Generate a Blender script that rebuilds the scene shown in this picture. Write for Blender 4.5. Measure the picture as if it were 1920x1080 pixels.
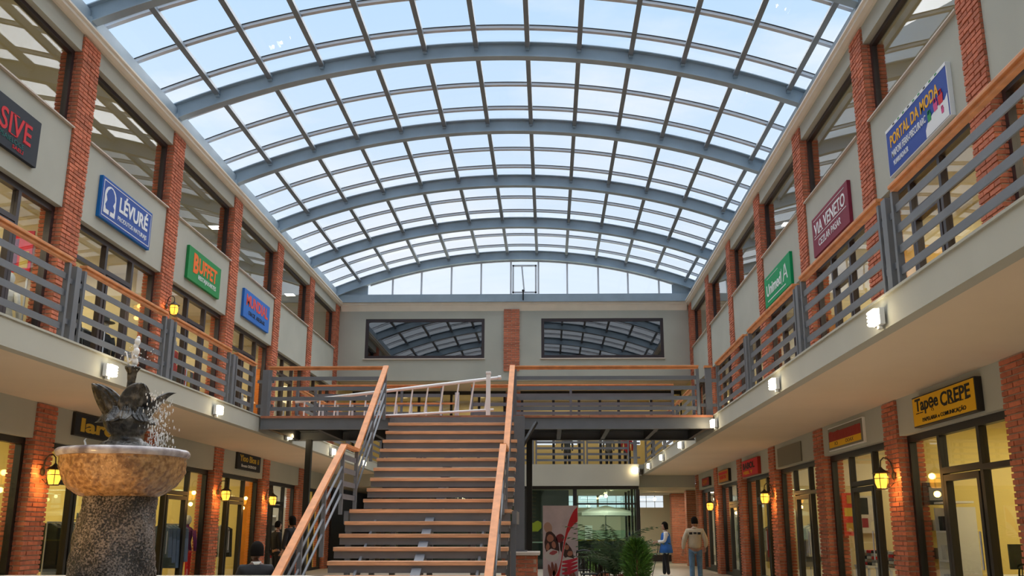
import bpy, bmesh, math, random
from mathutils import Vector, Matrix, Euler
random.seed(7)
PI = math.pi
scene = bpy.context.scene
for o in list(bpy.data.objects):
    bpy.data.objects.remove(o, do_unlink=True)
col = scene.collection

# ------------------------------------------------------------ camera
cam_d = bpy.data.cameras.new('camera')
cam = bpy.data.objects.new('camera', cam_d)
col.objects.link(cam)
cam.location = (0, 0, 1.4)
cam.rotation_euler = (math.radians(90 + 14.186), 0, math.radians(1.08))
cam_d.sensor_width = 36.0
cam_d.lens = 33.75
cam_d.shift_x = -35 / 1920
cam_d.clip_end = 400
scene.camera = cam

# ------------------------------------------------------------ exposure
scene.view_settings.view_transform = 'Standard'
scene.view_settings.look = 'None'
scene.view_settings.gamma = 1
scene.view_settings.use_curve_mapping = False
scene.view_settings.exposure = 0.0

# ------------------------------------------------------------ sky
world = bpy.data.worlds.new('sky')
scene.world = world
world.use_nodes = True
nt = world.node_tree
nt.nodes.clear()
wo = nt.nodes.new('ShaderNodeOutputWorld')
bg = nt.nodes.new('ShaderNodeBackground')
tc = nt.nodes.new('ShaderNodeTexCoord')
sep = nt.nodes.new('ShaderNodeSeparateXYZ')
ramp = nt.nodes.new('ShaderNodeValToRGB')
nz = nt.nodes.new('ShaderNodeTexNoise')
mp = nt.nodes.new('ShaderNodeMapping')
cr = nt.nodes.new('ShaderNodeValToRGB')
mx = nt.nodes.new('ShaderNodeMix'); mx.data_type = 'RGBA'
nt.links.new(tc.outputs['Generated'], sep.inputs[0])
nt.links.new(sep.outputs['Z'], ramp.inputs[0])
e = ramp.color_ramp.elements
e[0].position = 0.0; e[0].color = (0.86, 0.92, 1.0, 1)
e[1].position = 1.0; e[1].color = (0.42, 0.62, 0.92, 1)
k = ramp.color_ramp.elements.new(0.25); k.color = (0.78, 0.88, 0.99, 1)
k = ramp.color_ramp.elements.new(0.50); k.color = (0.55, 0.75, 0.97, 1)
mp.inputs['Scale'].default_value = (1.0, 1.0, 3.0)
nt.links.new(tc.outputs['Generated'], mp.inputs[0])
nt.links.new(mp.outputs[0], nz.inputs['Vector'])
nz.inputs['Scale'].default_value = 3.2
nz.inputs['Detail'].default_value = 7
nz.inputs['Roughness'].default_value = 0.55
nt.links.new(nz.outputs['Fac'], cr.inputs[0])
cr.color_ramp.elements[0].position = 0.46; cr.color_ramp.elements[0].color = (0, 0, 0, 1)
cr.color_ramp.elements[1].position = 0.78; cr.color_ramp.elements[1].color = (1, 1, 1, 1)
nt.links.new(cr.outputs[0], mx.inputs['Factor'])
nt.links.new(ramp.outputs[0], mx.inputs[6])
mx.inputs[7].default_value = (0.97, 0.98, 1.0, 1)
nt.links.new(mx.outputs[2], bg.inputs['Color'])
bg.inputs['Strength'].default_value = 1.06
nt.links.new(bg.outputs[0], wo.inputs['Surface'])

# soft high sun behind thin cloud
sd = bpy.data.lights.new('sun', 'SUN')
sun = bpy.data.objects.new('sun', sd)
col.objects.link(sun)
sd.energy = 6.0
sd.angle = math.radians(100)
sd.color = (1.0, 0.98, 0.95)
sun.rotation_euler = (math.radians(-18), math.radians(8), 0)

# ------------------------------------------------------------ materials
M = {}
def mat(name, rgb, rough=0.6, metal=0.0, vary=0.0, scale=4.0, bump=0.0, bscale=40.0, spec=0.5, emit=None, estr=0.0, rnd=0.0, coat=0.0, stretch=None):
    m = bpy.data.materials.new(name)
    m.use_nodes = True
    n = m.node_tree; b = n.nodes['Principled BSDF']
    b.inputs['Base Color'].default_value = (*rgb, 1)
    b.inputs['Roughness'].default_value = rough
    b.inputs['Metallic'].default_value = metal
    b.inputs['Specular IOR Level'].default_value = spec
    if coat: b.inputs['Coat Weight'].default_value = coat
    if emit:
        b.inputs['Emission Color'].default_value = (*emit, 1)
        b.inputs['Emission Strength'].default_value = estr
    t = n.nodes.new('ShaderNodeTexCoord')
    src = t.outputs['Object']
    if stretch:
        mpn = n.nodes.new('ShaderNodeMapping'); mpn.inputs['Scale'].default_value = stretch
        n.links.new(src, mpn.inputs[0]); src = mpn.outputs[0]
    if vary or rnd:
        hs = n.nodes.new('ShaderNodeHueSaturation')
        hs.inputs['Color'].default_value = (*rgb, 1)
        val = None
        if vary:
            z = n.nodes.new('ShaderNodeTexNoise'); z.inputs['Scale'].default_value = scale
            z.inputs['Detail'].default_value = 5
            n.links.new(src, z.inputs['Vector'])
            mr = n.nodes.new('ShaderNodeMapRange')
            mr.inputs[1].default_value = 0.3; mr.inputs[2].default_value = 0.7
            mr.inputs[3].default_value = 1 - vary; mr.inputs[4].default_value = 1 + vary
            n.links.new(z.outputs['Fac'], mr.inputs[0]); val = mr.outputs[0]
        if rnd:
            oi = n.nodes.new('ShaderNodeObjectInfo'); ge = n.nodes.new('ShaderNodeNewGeometry')
            ad = n.nodes.new('ShaderNodeMath'); ad.operation = 'ADD'
            n.links.new(oi.outputs['Random'], ad.inputs[0]); n.links.new(ge.outputs['Random Per Island'], ad.inputs[1])
            fr = n.nodes.new('ShaderNodeMath'); fr.operation = 'FRACT'; n.links.new(ad.outputs[0], fr.inputs[0])
            m2 = n.nodes.new('ShaderNodeMapRange'); m2.inputs[3].default_value = 1 - rnd; m2.inputs[4].default_value = 1 + rnd
            n.links.new(fr.outputs[0], m2.inputs[0])
            if val is not None:
                mu = n.nodes.new('ShaderNodeMath'); mu.operation = 'MULTIPLY'
                n.links.new(val, mu.inputs[0]); n.links.new(m2.outputs[0], mu.inputs[1]); val = mu.outputs[0]
            else: val = m2.outputs[0]
        n.links.new(val, hs.inputs['Value'])
        n.links.new(hs.outputs[0], b.inputs['Base Color'])
    if bump:
        z2 = n.nodes.new('ShaderNodeTexNoise'); z2.inputs['Scale'].default_value = bscale; z2.inputs['Detail'].default_value = 6
        n.links.new(src, z2.inputs['Vector'])
        bp = n.nodes.new('ShaderNodeBump'); bp.inputs['Strength'].default_value = bump; bp.inputs['Distance'].default_value = 0.02
        n.links.new(z2.outputs['Fac'], bp.inputs['Height']); n.links.new(bp.outputs[0], b.inputs['Normal'])
    M[name] = m
    return m

def glassmat(name, tint, refl=1.6, rough=0.0):
    m = bpy.data.materials.new(name); m.use_nodes = True
    n = m.node_tree; n.nodes.clear()
    o = n.nodes.new('ShaderNodeOutputMaterial'); t = n.nodes.new('ShaderNodeBsdfTransparent'); g = n.nodes.new('ShaderNodeBsdfGlossy')
    ge = n.nodes.new('ShaderNodeNewGeometry'); dt = n.nodes.new('ShaderNodeVectorMath'); dt.operation = 'DOT_PRODUCT'
    n.links.new(ge.outputs['Normal'], dt.inputs[0]); n.links.new(ge.outputs['Incoming'], dt.inputs[1])
    def mth(op, src, v=None, first=False):
        q = n.nodes.new('ShaderNodeMath'); q.operation = op
        if first: q.inputs[0].default_value = v; n.links.new(src, q.inputs[1])
        else:
            n.links.new(src, q.inputs[0])
            if v is not None: q.inputs[1].default_value = v
        return q.outputs[0]
    c = mth('ABSOLUTE', dt.outputs['Value']); c = mth('SUBTRACT', c, 1.0, True); c = mth('POWER', c, 5.0)
    c = mth('MULTIPLY', c, 0.96); c = mth('ADD', c, 0.04); c = mth('MULTIPLY', c, refl)
    x = n.nodes.new('ShaderNodeMixShader')
    t.inputs[0].default_value = (*tint, 1); g.inputs['Roughness'].default_value = rough
    n.links.new(c, x.inputs[0])
    n.links.new(t.outputs[0], x.inputs[1]); n.links.new(g.outputs[0], x.inputs[2]); n.links.new(x.outputs[0], o.inputs[0])
    M[name] = m
    return m

mat('plaster', (0.43, 0.43, 0.37), 0.85, vary=0.06, scale=0.8, bump=0.05, bscale=60)
mat('fascia', (0.44, 0.43, 0.365), 0.8, vary=0.05, scale=0.7)
mat('soffit', (0.74, 0.60, 0.44), 0.85, vary=0.05, scale=0.5)
mat('cornice', (0.80, 0.74, 0.64), 0.7, vary=0.05, scale=2)
mat('brick', (0.52, 0.155, 0.08), 0.85, vary=0.18, scale=9, bump=0.5, bscale=50, rnd=0.22)
mat('mortar', (0.50, 0.36, 0.27), 0.95, vary=0.15, scale=20)
mat('steel', (0.14, 0.15, 0.17), 0.45, 0.0, vary=0.08, scale=3)
mat('roof_steel', (0.29, 0.37, 0.44), 0.5, 0.0, vary=0.10, scale=1.5)
mat('purlin_steel', (0.17, 0.205, 0.24), 0.5, vary=0.1, scale=2)
mat('gallery_paint', (0.56, 0.46, 0.22), 0.85)
mat('alu', (0.56, 0.59, 0.64), 0.45, 0.1)
mat('wood', (0.62, 0.25, 0.095), 0.5, vary=0.16, scale=6, spec=0.3)
mat('tread_wood', (0.66, 0.35, 0.19), 0.5, vary=0.22, scale=5, stretch=(0.6, 8, 8), rnd=0.12)
mat('deck_wood', (0.40, 0.15, 0.08), 0.5, vary=0.2, scale=6, rnd=0.15)
mat('frame', (0.035, 0.022, 0.024), 0.4)
mat('frame_ground', (0.012, 0.010, 0.009), 0.45)
mat('ledge', (0.60, 0.52, 0.45), 0.6)
mat('black', (0.012, 0.012, 0.013), 0.5)
mat('floor_tile', (0.42, 0.36, 0.29), 0.35, vary=0.08, scale=1.0)
mat('room_upper', (0.74, 0.64, 0.38), 0.85)
mat('room_ground', (0.78, 0.64, 0.23), 0.85)
mat('room_white', (0.75, 0.72, 0.62), 0.85)
mat('room_orange', (0.85, 0.36, 0.04), 0.85)
mat('room_ceiling', (0.72, 0.66, 0.48), 0.85)
mat('white', (0.8, 0.8, 0.78), 0.45)
mat('white_metal', (0.82, 0.82, 0.82), 0.35)
mat('lamp_glow', (1, 0.9, 0.7), 0.5, emit=(1, 0.80, 0.42), estr=7)
mat('flood_glow', (1, 0.9, 0.7), 0.5, emit=(1, 0.90, 0.62), estr=14)
mat('panel_glow', (1, 0.97, 0.9), 0.5, emit=(1, 0.96, 0.86), estr=6)
mat('amber', (0.9, 0.5, 0.08), 0.3, emit=(1, 0.55, 0.06), estr=1.6)
mat('iron', (0.02, 0.016, 0.013), 0.5)
mat('stone', (0.055, 0.048, 0.040), 0.26, vary=0.85, scale=10, bump=1.0, bscale=28)
mat('column_stone', (0.085, 0.072, 0.064), 0.28, vary=0.95, scale=26, bump=1.0, bscale=45)
mat('basin_stone', (0.40, 0.20, 0.075), 0.22, vary=0.6, scale=7, bump=1.0, bscale=14, coat=0.5)
mat('rim_stone', (0.42, 0.37, 0.37), 0.3, vary=0.35, scale=5, bump=0.4, bscale=25)
mat('skin', (0.42, 0.22, 0.14), 0.55)
mat('skin_dark', (0.13, 0.065, 0.04), 0.5)
mat('hair', (0.010, 0.008, 0.007), 0.9, spec=0.1)
mat('beige_cloth', (0.50, 0.43, 0.32), 0.9, vary=0.1, scale=8, bump=0.3, bscale=30)
mat('denim', (0.10, 0.19, 0.32), 0.9, vary=0.25, scale=10, bump=0.3, bscale=60)
mat('blue_vest', (0.012, 0.11, 0.42), 0.7, vary=0.12, scale=8)
mat('black_cloth', (0.014, 0.014, 0.017), 0.85)
mat('white_cloth', (0.70, 0.69, 0.66), 0.9, vary=0.06, scale=6)
mat('leaf', (0.10, 0.22, 0.035), 0.45, vary=0.35, scale=8, rnd=0.4)
mat('leaf_dark', (0.09, 0.17, 0.08), 0.35, vary=0.3, scale=8, rnd=0.35)
mat('terracotta', (0.34, 0.13, 0.08), 0.8, vary=0.1)
mat('soil', (0.04, 0.03, 0.02), 0.95)
mat('black_metal', (0.015, 0.015, 0.016), 0.35, 0.4)
glassmat('glass', (0.96, 0.97, 0.96), 1.0)
glassmat('glass_dark', (0.26, 0.29, 0.33), 4.6)
glassmat('roof_glass', (0.97, 0.985, 1.0), 0.35)
glassmat('green_glass', (0.80, 0.95, 0.90), 1.0)
def speckle(name, dark, light, sc, rough, bump, lo=.44, hi=.66, big=4.0):
    m = mat(name, dark, rough, bump=bump, bscale=sc)
    n = m.node_tree; b = n.nodes['Principled BSDF']
    t = n.nodes.new('ShaderNodeTexCoord'); z = n.nodes.new('ShaderNodeTexNoise'); z.inputs['Scale'].default_value = sc; z.inputs['Detail'].default_value = 4
    y = n.nodes.new('ShaderNodeTexNoise'); y.inputs['Scale'].default_value = big
    a = n.nodes.new('ShaderNodeMath'); a.operation = 'MULTIPLY_ADD'; a.inputs[1].default_value = .45
    n.links.new(t.outputs['Object'], z.inputs['Vector']); n.links.new(t.outputs['Object'], y.inputs['Vector'])
    n.links.new(y.outputs['Fac'], a.inputs[0]); n.links.new(z.outputs['Fac'], a.inputs[2])
    s_ = n.nodes.new('ShaderNodeMath'); s_.operation = 'SUBTRACT'; s_.inputs[1].default_value = .225; n.links.new(a.outputs[0], s_.inputs[0])
    r = n.nodes.new('ShaderNodeValToRGB'); r.color_ramp.elements[0].position = lo; r.color_ramp.elements[1].position = hi
    r.color_ramp.elements[0].color = (*dark, 1); r.color_ramp.elements[1].color = (*light, 1)
    n.links.new(s_.outputs[0], r.inputs[0]); n.links.new(r.outputs[0], b.inputs['Base Color'])
    return m
speckle('column_stone', (.016, .013, .011), (.25, .20, .17), 62, .25, 1.0)
speckle('basin_stone', (.20, .095, .035), (.52, .29, .12), 26, .18, 1.0, .34, .66, 5.0)
speckle('stone', (.022, .019, .016), (.15, .135, .115), 16, .22, 1.0, .42, .72)
speckle('rim_stone', (.16, .13, .14), (.50, .45, .46), 6, .22, .5, .36, .60)
def paint(name, rgb, rough=0.4):
    return mat('paint_' + name, rgb, .6, spec=.25)
wm = bpy.data.materials.new('water'); wm.use_nodes = True
b = wm.node_tree.nodes['Principled BSDF']
b.inputs['Base Color'].default_value = (0.95, 0.94, 0.93, 1); b.inputs['Roughness'].default_value = 0.15
b.inputs['Transmission Weight'].default_value = 0.12; b.inputs['IOR'].default_value = 1.33
M['water'] = wm

# ------------------------------------------------------------ mesh helpers
class MB:
    def __init__(s): s.v = []; s.f = []
    def add(s, vs, fs):
        n = len(s.v); s.v += [tuple(p) for p in vs]; s.f += [tuple(i + n for i in f) for f in fs]
        return s
    def box(s, x0, x1, y0, y1, z0, z1):
        x0, x1 = min(x0, x1), max(x0, x1); y0, y1 = min(y0, y1), max(y0, y1); z0, z1 = min(z0, z1), max(z0, z1)
        return s.add([(x0,y0,z0),(x1,y0,z0),(x1,y1,z0),(x0,y1,z0),(x0,y0,z1),(x1,y0,z1),(x1,y1,z1),(x0,y1,z1)],
                     [(0,3,2,1),(4,5,6,7),(0,1,5,4),(1,2,6,5),(2,3,7,6),(3,0,4,7)])
    def bar(s, p, q, w, h, up=(0, 0, 1)):
        """rectangular bar from p to q; w across, h along the up direction"""
        p, q = Vector(p), Vector(q); d = (q - p).normalized(); up = Vector(up)
        if abs(d.dot(up)) > 0.99: up = Vector((0, 1, 0))
        r = d.cross(up).normalized(); u = r.cross(d).normalized()
        vs = [a + r * (w / 2 * i) + u * (h / 2 * j) for a in (p, q) for i, j in ((-1,-1),(1,-1),(1,1),(-1,1))]
        return s.add(vs, [(0,1,2,3),(7,6,5,4),(0,4,5,1),(1,5,6,2),(2,6,7,3),(3,7,4,0)])
    def tube(s, pts, r, n=8, cap=True):
        pts = [Vector(p) for p in pts]; rings = []
        rs = r if isinstance(r, (list, tuple)) else [r] * len(pts)
        a = None; base = len(s.v)
        for i, p in enumerate(pts):
            d = (pts[min(i + 1, len(pts) - 1)] - pts[max(i - 1, 0)]).normalized()
            if a is None:
                a = d.orthogonal().normalized()
            a = (a - d * a.dot(d)).normalized(); c = d.cross(a)
            s.v += [tuple(p + (a * math.cos(t) + c * math.sin(t)) * rs[i]) for t in [2 * PI * k / n for k in range(n)]]
        for i in range(len(pts) - 1):
            for k in range(n):
                k2 = (k + 1) % n; o = base + i * n
                s.f.append((o + k, o + k2, o + n + k2, o + n + k))
        if cap:
            s.f.append(tuple(base + k for k in reversed(range(n))))
            s.f.append(tuple(base + (len(pts) - 1) * n + k for k in range(n)))
        return s
    def lathe(s, prof, n=24, c=(0, 0, 0), fn=None):
        base = len(s.v)
        for i, (r, z) in enumerate(prof):
            for k in range(n):
                t = 2 * PI * k / n; rr = r * (fn(t, z) if fn else 1)
                s.v.append((c[0] + rr * math.cos(t), c[1] + rr * math.sin(t), c[2] + z))
        for i in range(len(prof) - 1):
            for k in range(n):
                k2 = (k + 1) % n; o = base + i * n
                s.f.append((o + k, o + k2, o + n + k2, o + n + k))
        s.f.append(tuple(base + k for k in reversed(range(n))))
        s.f.append(tuple(base + (len(prof) - 1) * n + k for k in range(n)))
        return s
    def prism(s, pts, axis, a, b):
        """closed outline pts (2D) extruded along axis from a to b; 'x': pts=(y,z), 'y': pts=(x,z), 'z': pts=(x,y)"""
        def P(p, t):
            return {'x': (t, p[0], p[1]), 'y': (p[0], t, p[1]), 'z': (p[0], p[1], t)}[axis]
        n = len(pts)
        fs = [tuple(range(n)), tuple(n + i for i in reversed(range(n)))]
        fs += [(i, n + i, n + (i + 1) % n, (i + 1) % n) for i in range(n)]
        return s.add([P(p, a) for p in pts] + [P(p, b) for p in pts], fs)
    def ball(s, c, r, n=10, m=7, sc=(1, 1, 1)):
        prof = [(math.sin(PI * i / m), -math.cos(PI * i / m)) for i in range(m + 1)]
        prof[0] = (0.02, -1); prof[-1] = (0.02, 1)
        base = len(s.v)
        s.lathe([(p[0], p[1]) for p in prof], n)
        for i in range(base, len(s.v)):
            x, y, z = s.v[i]; s.v[i] = (c[0] + x * r * sc[0], c[1] + y * r * sc[1], c[2] + z * r * sc[2])
        return s
    def mesh(s, name, m, smooth=False):
        me = bpy.data.meshes.new(name)
        me.from_pydata(s.v, [], s.f)
        bm = bmesh.new(); bm.from_mesh(me); bmesh.ops.recalc_face_normals(bm, faces=bm.faces); bm.to_mesh(me); bm.free()
        if m is not None: me.materials.append(M[m] if isinstance(m, str) else m)
        if smooth: me.shade_smooth()
        return me
    def build(s, name, m, parent=None, smooth=False, kind=None, label=None, bevel=0, loc=None):
        o = bpy.data.objects.new(name, s.mesh(name, m, smooth)); col.objects.link(o)
        if parent is not None: o.parent = parent
        if kind: o['kind'] = kind
        if label: o['label'] = label
        if loc: o.location = loc
        if bevel:
            bv = o.modifiers.new('b', 'BEVEL'); bv.width = bevel; bv.segments = 2; bv.limit_method = 'ANGLE'
        return o

def empty(name, loc=(0, 0, 0), rz=0):
    o = bpy.data.objects.new(name, None); col.objects.link(o)
    o.location = loc; o.rotation_euler = (0, 0, rz); o.empty_display_size = 0.2
    return o
def thing(name, label, cat, loc=(0, 0, 0), rz=0, group=None):
    o = empty(name, loc, rz); o['label'] = label; o['category'] = cat
    if group: o['group'] = group
    return o
def tag(o, label, cat, group=None):
    o['label'] = label; o['category'] = cat
    if group: o['group'] = group
    return o
def struct(o, label=None, cat=None):
    o['kind'] = 'structure'
    if label: o['label'] = label
    if cat: o['category'] = cat
    return o
def inst(name, me, parent, loc, rz=0, sc=(1, 1, 1)):
    o = bpy.data.objects.new(name, me); o.parent = parent
    o.location = loc; o.rotation_euler = (0, 0, rz); o.scale = sc
    col.objects.link(o)
    return o
def copy_tree(o, parent=None):
    c = o.copy(); col.objects.link(c); c.parent = parent
    for ch in list(o.children): copy_tree(ch, c)
    return c
def skin_obj(name, pts, edges, radii, m, parent=None, level=2, root=0, subs=True):
    """one continuous body grown from a skeleton of joints with a radius each"""
    me = bpy.data.meshes.new(name); me.from_pydata(pts, edges, [])
    o = bpy.data.objects.new(name, me); col.objects.link(o)
    if parent is not None: o.parent = parent
    md = o.modifiers.new('skin', 'SKIN'); md.use_smooth_shade = True
    sv = me.skin_vertices[0].data if me.skin_vertices else None
    if sv is None:
        bm = bmesh.new(); bm.from_mesh(me); bm.verts.layers.skin.verify(); bm.to_mesh(me); bm.free()
        sv = me.skin_vertices[0].data
    for i, r in enumerate(radii):
        sv[i].radius = (r, r) if not isinstance(r, tuple) else r
        sv[i].use_root = (i == root)
    s = o.modifiers.new('sub', 'SUBSURF'); s.levels = level; s.render_levels = level
    me.materials.append(M[m] if isinstance(m, str) else m)
    return o

# ------------------------------------------------------------ main dimensions
XL, XR = -8.55, 5.70            # faces of the brick pillars
BL, BR = -6.38, 3.62            # balcony edges
DZ, SZ = 3.86, 3.50             # balcony floor, soffit
FAR = [38.3, 34.0, 29.75, 25.42, 21.03, 16.6, 12.15, 7.75, 3.4, -.95, -5.3]      # far edges of the pillars, back to front
PW = 0.65
YB = 38.3                        # back wall
def side(s): return (XL, -1) if s == 'left' else (XR, 1)
ORD = ['nearest', 'second', 'third', 'fourth', 'fifth', 'sixth', 'seventh', 'eighth', 'ninth', 'tenth']

# ============================================================ ROOF
RC, RR = -1.10, 19.5             # arch centre line and radius of the ribs' underside
RZ = 12.20 - RR
def arc(x, off=0.0): return RZ + math.sqrt((RR + off) ** 2 - (x - RC) ** 2)
def arc_pt(t, off=0.0): return (RC + (RR + off) * math.sin(t), RZ + (RR + off) * math.cos(t))
T0 = math.asin((-8.72 - RC) / RR); T1 = math.asin((5.92 - RC) / RR)
RIBY = [38.0 - 4.35 * i for i in range(11)]
roof = struct(empty('ceiling', (0, 0, 0)), 'grey-blue steel barrel roof of arched ribs and clear panes over the hall', 'roof')
def arc_strip(profile, n=40, t0=T0, t1=T1):
    """profile: closed list of (y, offset) swept along the arch"""
    m = MB(); k = len(profile)
    for i in range(n + 1):
        t = t0 + (t1 - t0) * i / n
        for (y, off) in profile:
            x, z = arc_pt(t, off); m.v.append((x, y, z))
    for i in range(n):
        for j in range(k):
            j2 = (j + 1) % k
            m.f.append((i * k + j, i * k + j2, (i + 1) * k + j2, (i + 1) * k + j))
    m.f.append(tuple(range(k))); m.f.append(tuple(n * k + j for j in reversed(range(k))))
    return m
fl, wb = 0.11, 0.012
ribprof = [(-fl, 0), (fl, 0), (fl, .022), (wb, .03), (wb, .35), (fl, .358), (fl, .38), (-fl, .38), (-fl, .358), (-wb, .35), (-wb, .03), (-fl, .022)]
ribme = arc_strip(ribprof).mesh('rib', 'roof_steel')
for y in RIBY: inst('rib', ribme, roof, (0, y, 0))
PX = [-7.64 + 1.195 * k for k in range(12)]
def tang(x): return math.asin((x - RC) / RR)
# purlins between ribs
for x in PX:
    t = tang(x)
    m = MB(); w = 0.055
    cx_, cz_ = arc_pt(t, 0.30)
    nx, nz_ = math.sin(t), math.cos(t); tx, tz = math.cos(t), -math.sin(t)
    def q(a, b_): return (cx_ + tx * a + nx * b_, cz_ + tz * a + nz_ * b_)
    L = 4.35 - 0.03
    m.prism([q(-w, -.07), q(w, -.07), q(w, .085), q(-w, .085)], 'y', 0.015, L)
    me = m.mesh('purlin', 'purlin_steel')
    for y in RIBY[1:]: inst('purlin', me, roof, (0, y, 0))
    # small bolted brackets at the rib
# transverse glazing bars (aluminium, above the purlins)
barme = arc_strip([(-.055, .395), (.055, .395), (.055, .46), (-.055, .46)]).mesh('glazing_bar', 'alu')
gasme = arc_strip([(-.075, .462), (.075, .462), (.075, .475), (-.075, .475)]).mesh('gasket', 'black')
BARY = []
for y in RIBY[1:]:
    for d in (0.80, 2.25, 3.70): BARY.append(y + d)
for y in BARY:
    o = inst('glazing_bar', barme, roof, (0, y, 0)); inst('gasket', gasme, o, (0, 0, 0))
# panes
cols = [T0 + 0.004] + [tang(x) for x in PX] + [T1 - 0.004]
rows = sorted(BARY) + [38.8]
far_m = MB()
for c in range(len(cols) - 1):
    m = MB(); n = 3
    def grid(m, y0, y1):
        base = len(m.v)
        for i in range(n + 1):
            t = cols[c] + 0.0015 + (cols[c + 1] - cols[c] - 0.003) * i / n
            for off in (.472,):
                x, z = arc_pt(t, off); m.v += [(x, y0, z), (x, y1, z)]
        for i in range(n):
            m.f.append((base + 2 * i, base + 2 * i + 2, base + 2 * i + 3, base + 2 * i + 1))
    L = 1.45 - 0.06
    grid(m, 0.03, 0.03 + L)
    me = m.mesh('pane', 'roof_glass')
    for r in range(len(rows) - 1):
        y = rows[r]
        if y > 7.0: inst('pane', me, roof, (0, y, 0))
        else: grid(far_m, y + .03, y + .03 + L)
far_m.build('glazing', 'roof_glass', roof, kind='stuff')
# springing beams and cornices along the side walls
for s in ('left', 'right'):
    X, o = side(s)
    MB().box(X + o * .10, X + o * .46, -4.9, 38.4, 10.46, 10.98).build('edge_beam', 'roof_steel', roof)
    m = MB()
    m.prism([(X + o * .30, 10.98), (X + o * .46, 10.98), (arc_pt(T0 if o < 0 else T1, .45)[0], arc_pt(T0 if o < 0 else T1, .45)[1]), (arc_pt(T0 if o < 0 else T1, .0)[0], 11.0)], 'y', -4.9, 38.4)
    m.build('eaves_flashing', 'roof_steel', roof)
    m = MB()
    m.prism([(X - o * .02, 10.33), (X - o * .10, 10.36), (X - o * .10, 10.42), (X - o * .14, 10.44), (X - o * .14, 10.48), (X + o * .46, 10.48), (X + o * .46, 10.33)], 'y', -4.9, 38.3)
    c_ = m.build('trim_%d' % (1 if o < 0 else 2), 'cornice'); struct(c_, 'cream moulded cornice under the roof edge on the %s wall' % s, 'cornice')
    for i, y in enumerate(RIBY):                        # rib shoes on the edge beam
        MB().box(X + o * .02, X + o * .30, y - .13, y + .13, 10.48, 10.80).build('rib_shoe', 'roof_steel', roof)
# bolts/brackets where purlins meet ribs
brk = MB()
for y in RIBY[:7]:
    for x in PX:
        x_, z_ = arc_pt(tang(x), .25); brk.box(x_ - .045, x_ + .045, y - .10, y - .012, z_ - .06, z_ + .10)
brk.build('bracket', 'roof_steel', roof, kind='stuff')

# ------------------------------------------------------------ glazed gable at the far end
gab = struct(empty('window_1', (0, 0, 0)), 'fan-shaped row of glass panes in the far gable under the last arch', 'window')
GY = 38.12
MB().box(-8.7, 5.9, GY - .08, GY + .20, 10.45, 10.77).build('sill_beam', 'roof_steel', gab)
GX = [-7.55, -6.38, -5.2, -3.97, -2.75, -1.53, -0.40, 0.78, 2.05, 3.26, 4.52, 5.25]
m = MB()                                             # solid corner plates
for xa, xb in ((-8.7, -7.40), (5.05, 5.9)):
    pts = [(xa, 10.77), (xb, 10.77)] + [(x, arc(x, .06)) for x in [xb + (xa - xb) * i / 5 for i in range(6)]]
    MB().prism(pts, 'y', GY, GY + .05).build('corner_plate', 'roof_steel', gab)
for x in GX[1:-1]:
    MB().box(x - .035, x + .035, GY - .05, GY + .05, 10.77, arc(x, .05)).build('mullion', 'alu', gab)
for i in range(len(GX) - 1):
    a, b_ = GX[i] + (.15 if i == 0 else .04), GX[i + 1] - .04
    if i == len(GX) - 2: b_ = 5.05
    pts = [(a, 10.78), (b_, 10.78)] + [(x, arc(x, .03)) for x in [b_ + (a - b_) * j / 5 for j in range(6)]]
    MB().prism(pts, 'y', GY + .0, GY + .012).build('pane', 'roof_glass', gab)
m = MB()
for i in range(24):
    xa = -7.3 + 12.4 * i / 24; xb = -7.3 + 12.4 * (i + 1) / 24
    m.prism([(xa, arc(xa, -.05)), (xb, arc(xb, -.05)), (xb, arc(xb, .05)), (xa, arc(xa, .05))], 'y', GY - .03, GY + .03)
m.build('head_frame', 'alu', gab)
sash = MB()
for a, b_, c_, d in ((-1.47, -.47, 10.80, 10.87), (-1.47, -.47, 11.93, 12.0), (-1.47, -1.40, 10.8, 12.0), (-.54, -.47, 10.8, 12.0)):
    sash.box(a, b_, GY - .09, GY - .03, c_, d)
so = sash.build('sash', 'alu', gab)
MB().bar((-.98, GY - .06, 10.85), (-1.08, GY - .06, 11.95), .06, .05, (0, 1, 0)).build('sash_bar', 'alu', so)
MB().tube([(-1.02, GY - .2, 10.48), (-1.02, GY - .2, 10.88)], .03, 8).add([], []).ball((-1.02, GY - .2, 10.88), .055).build('vent_pipe', 'black', gab)

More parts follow.
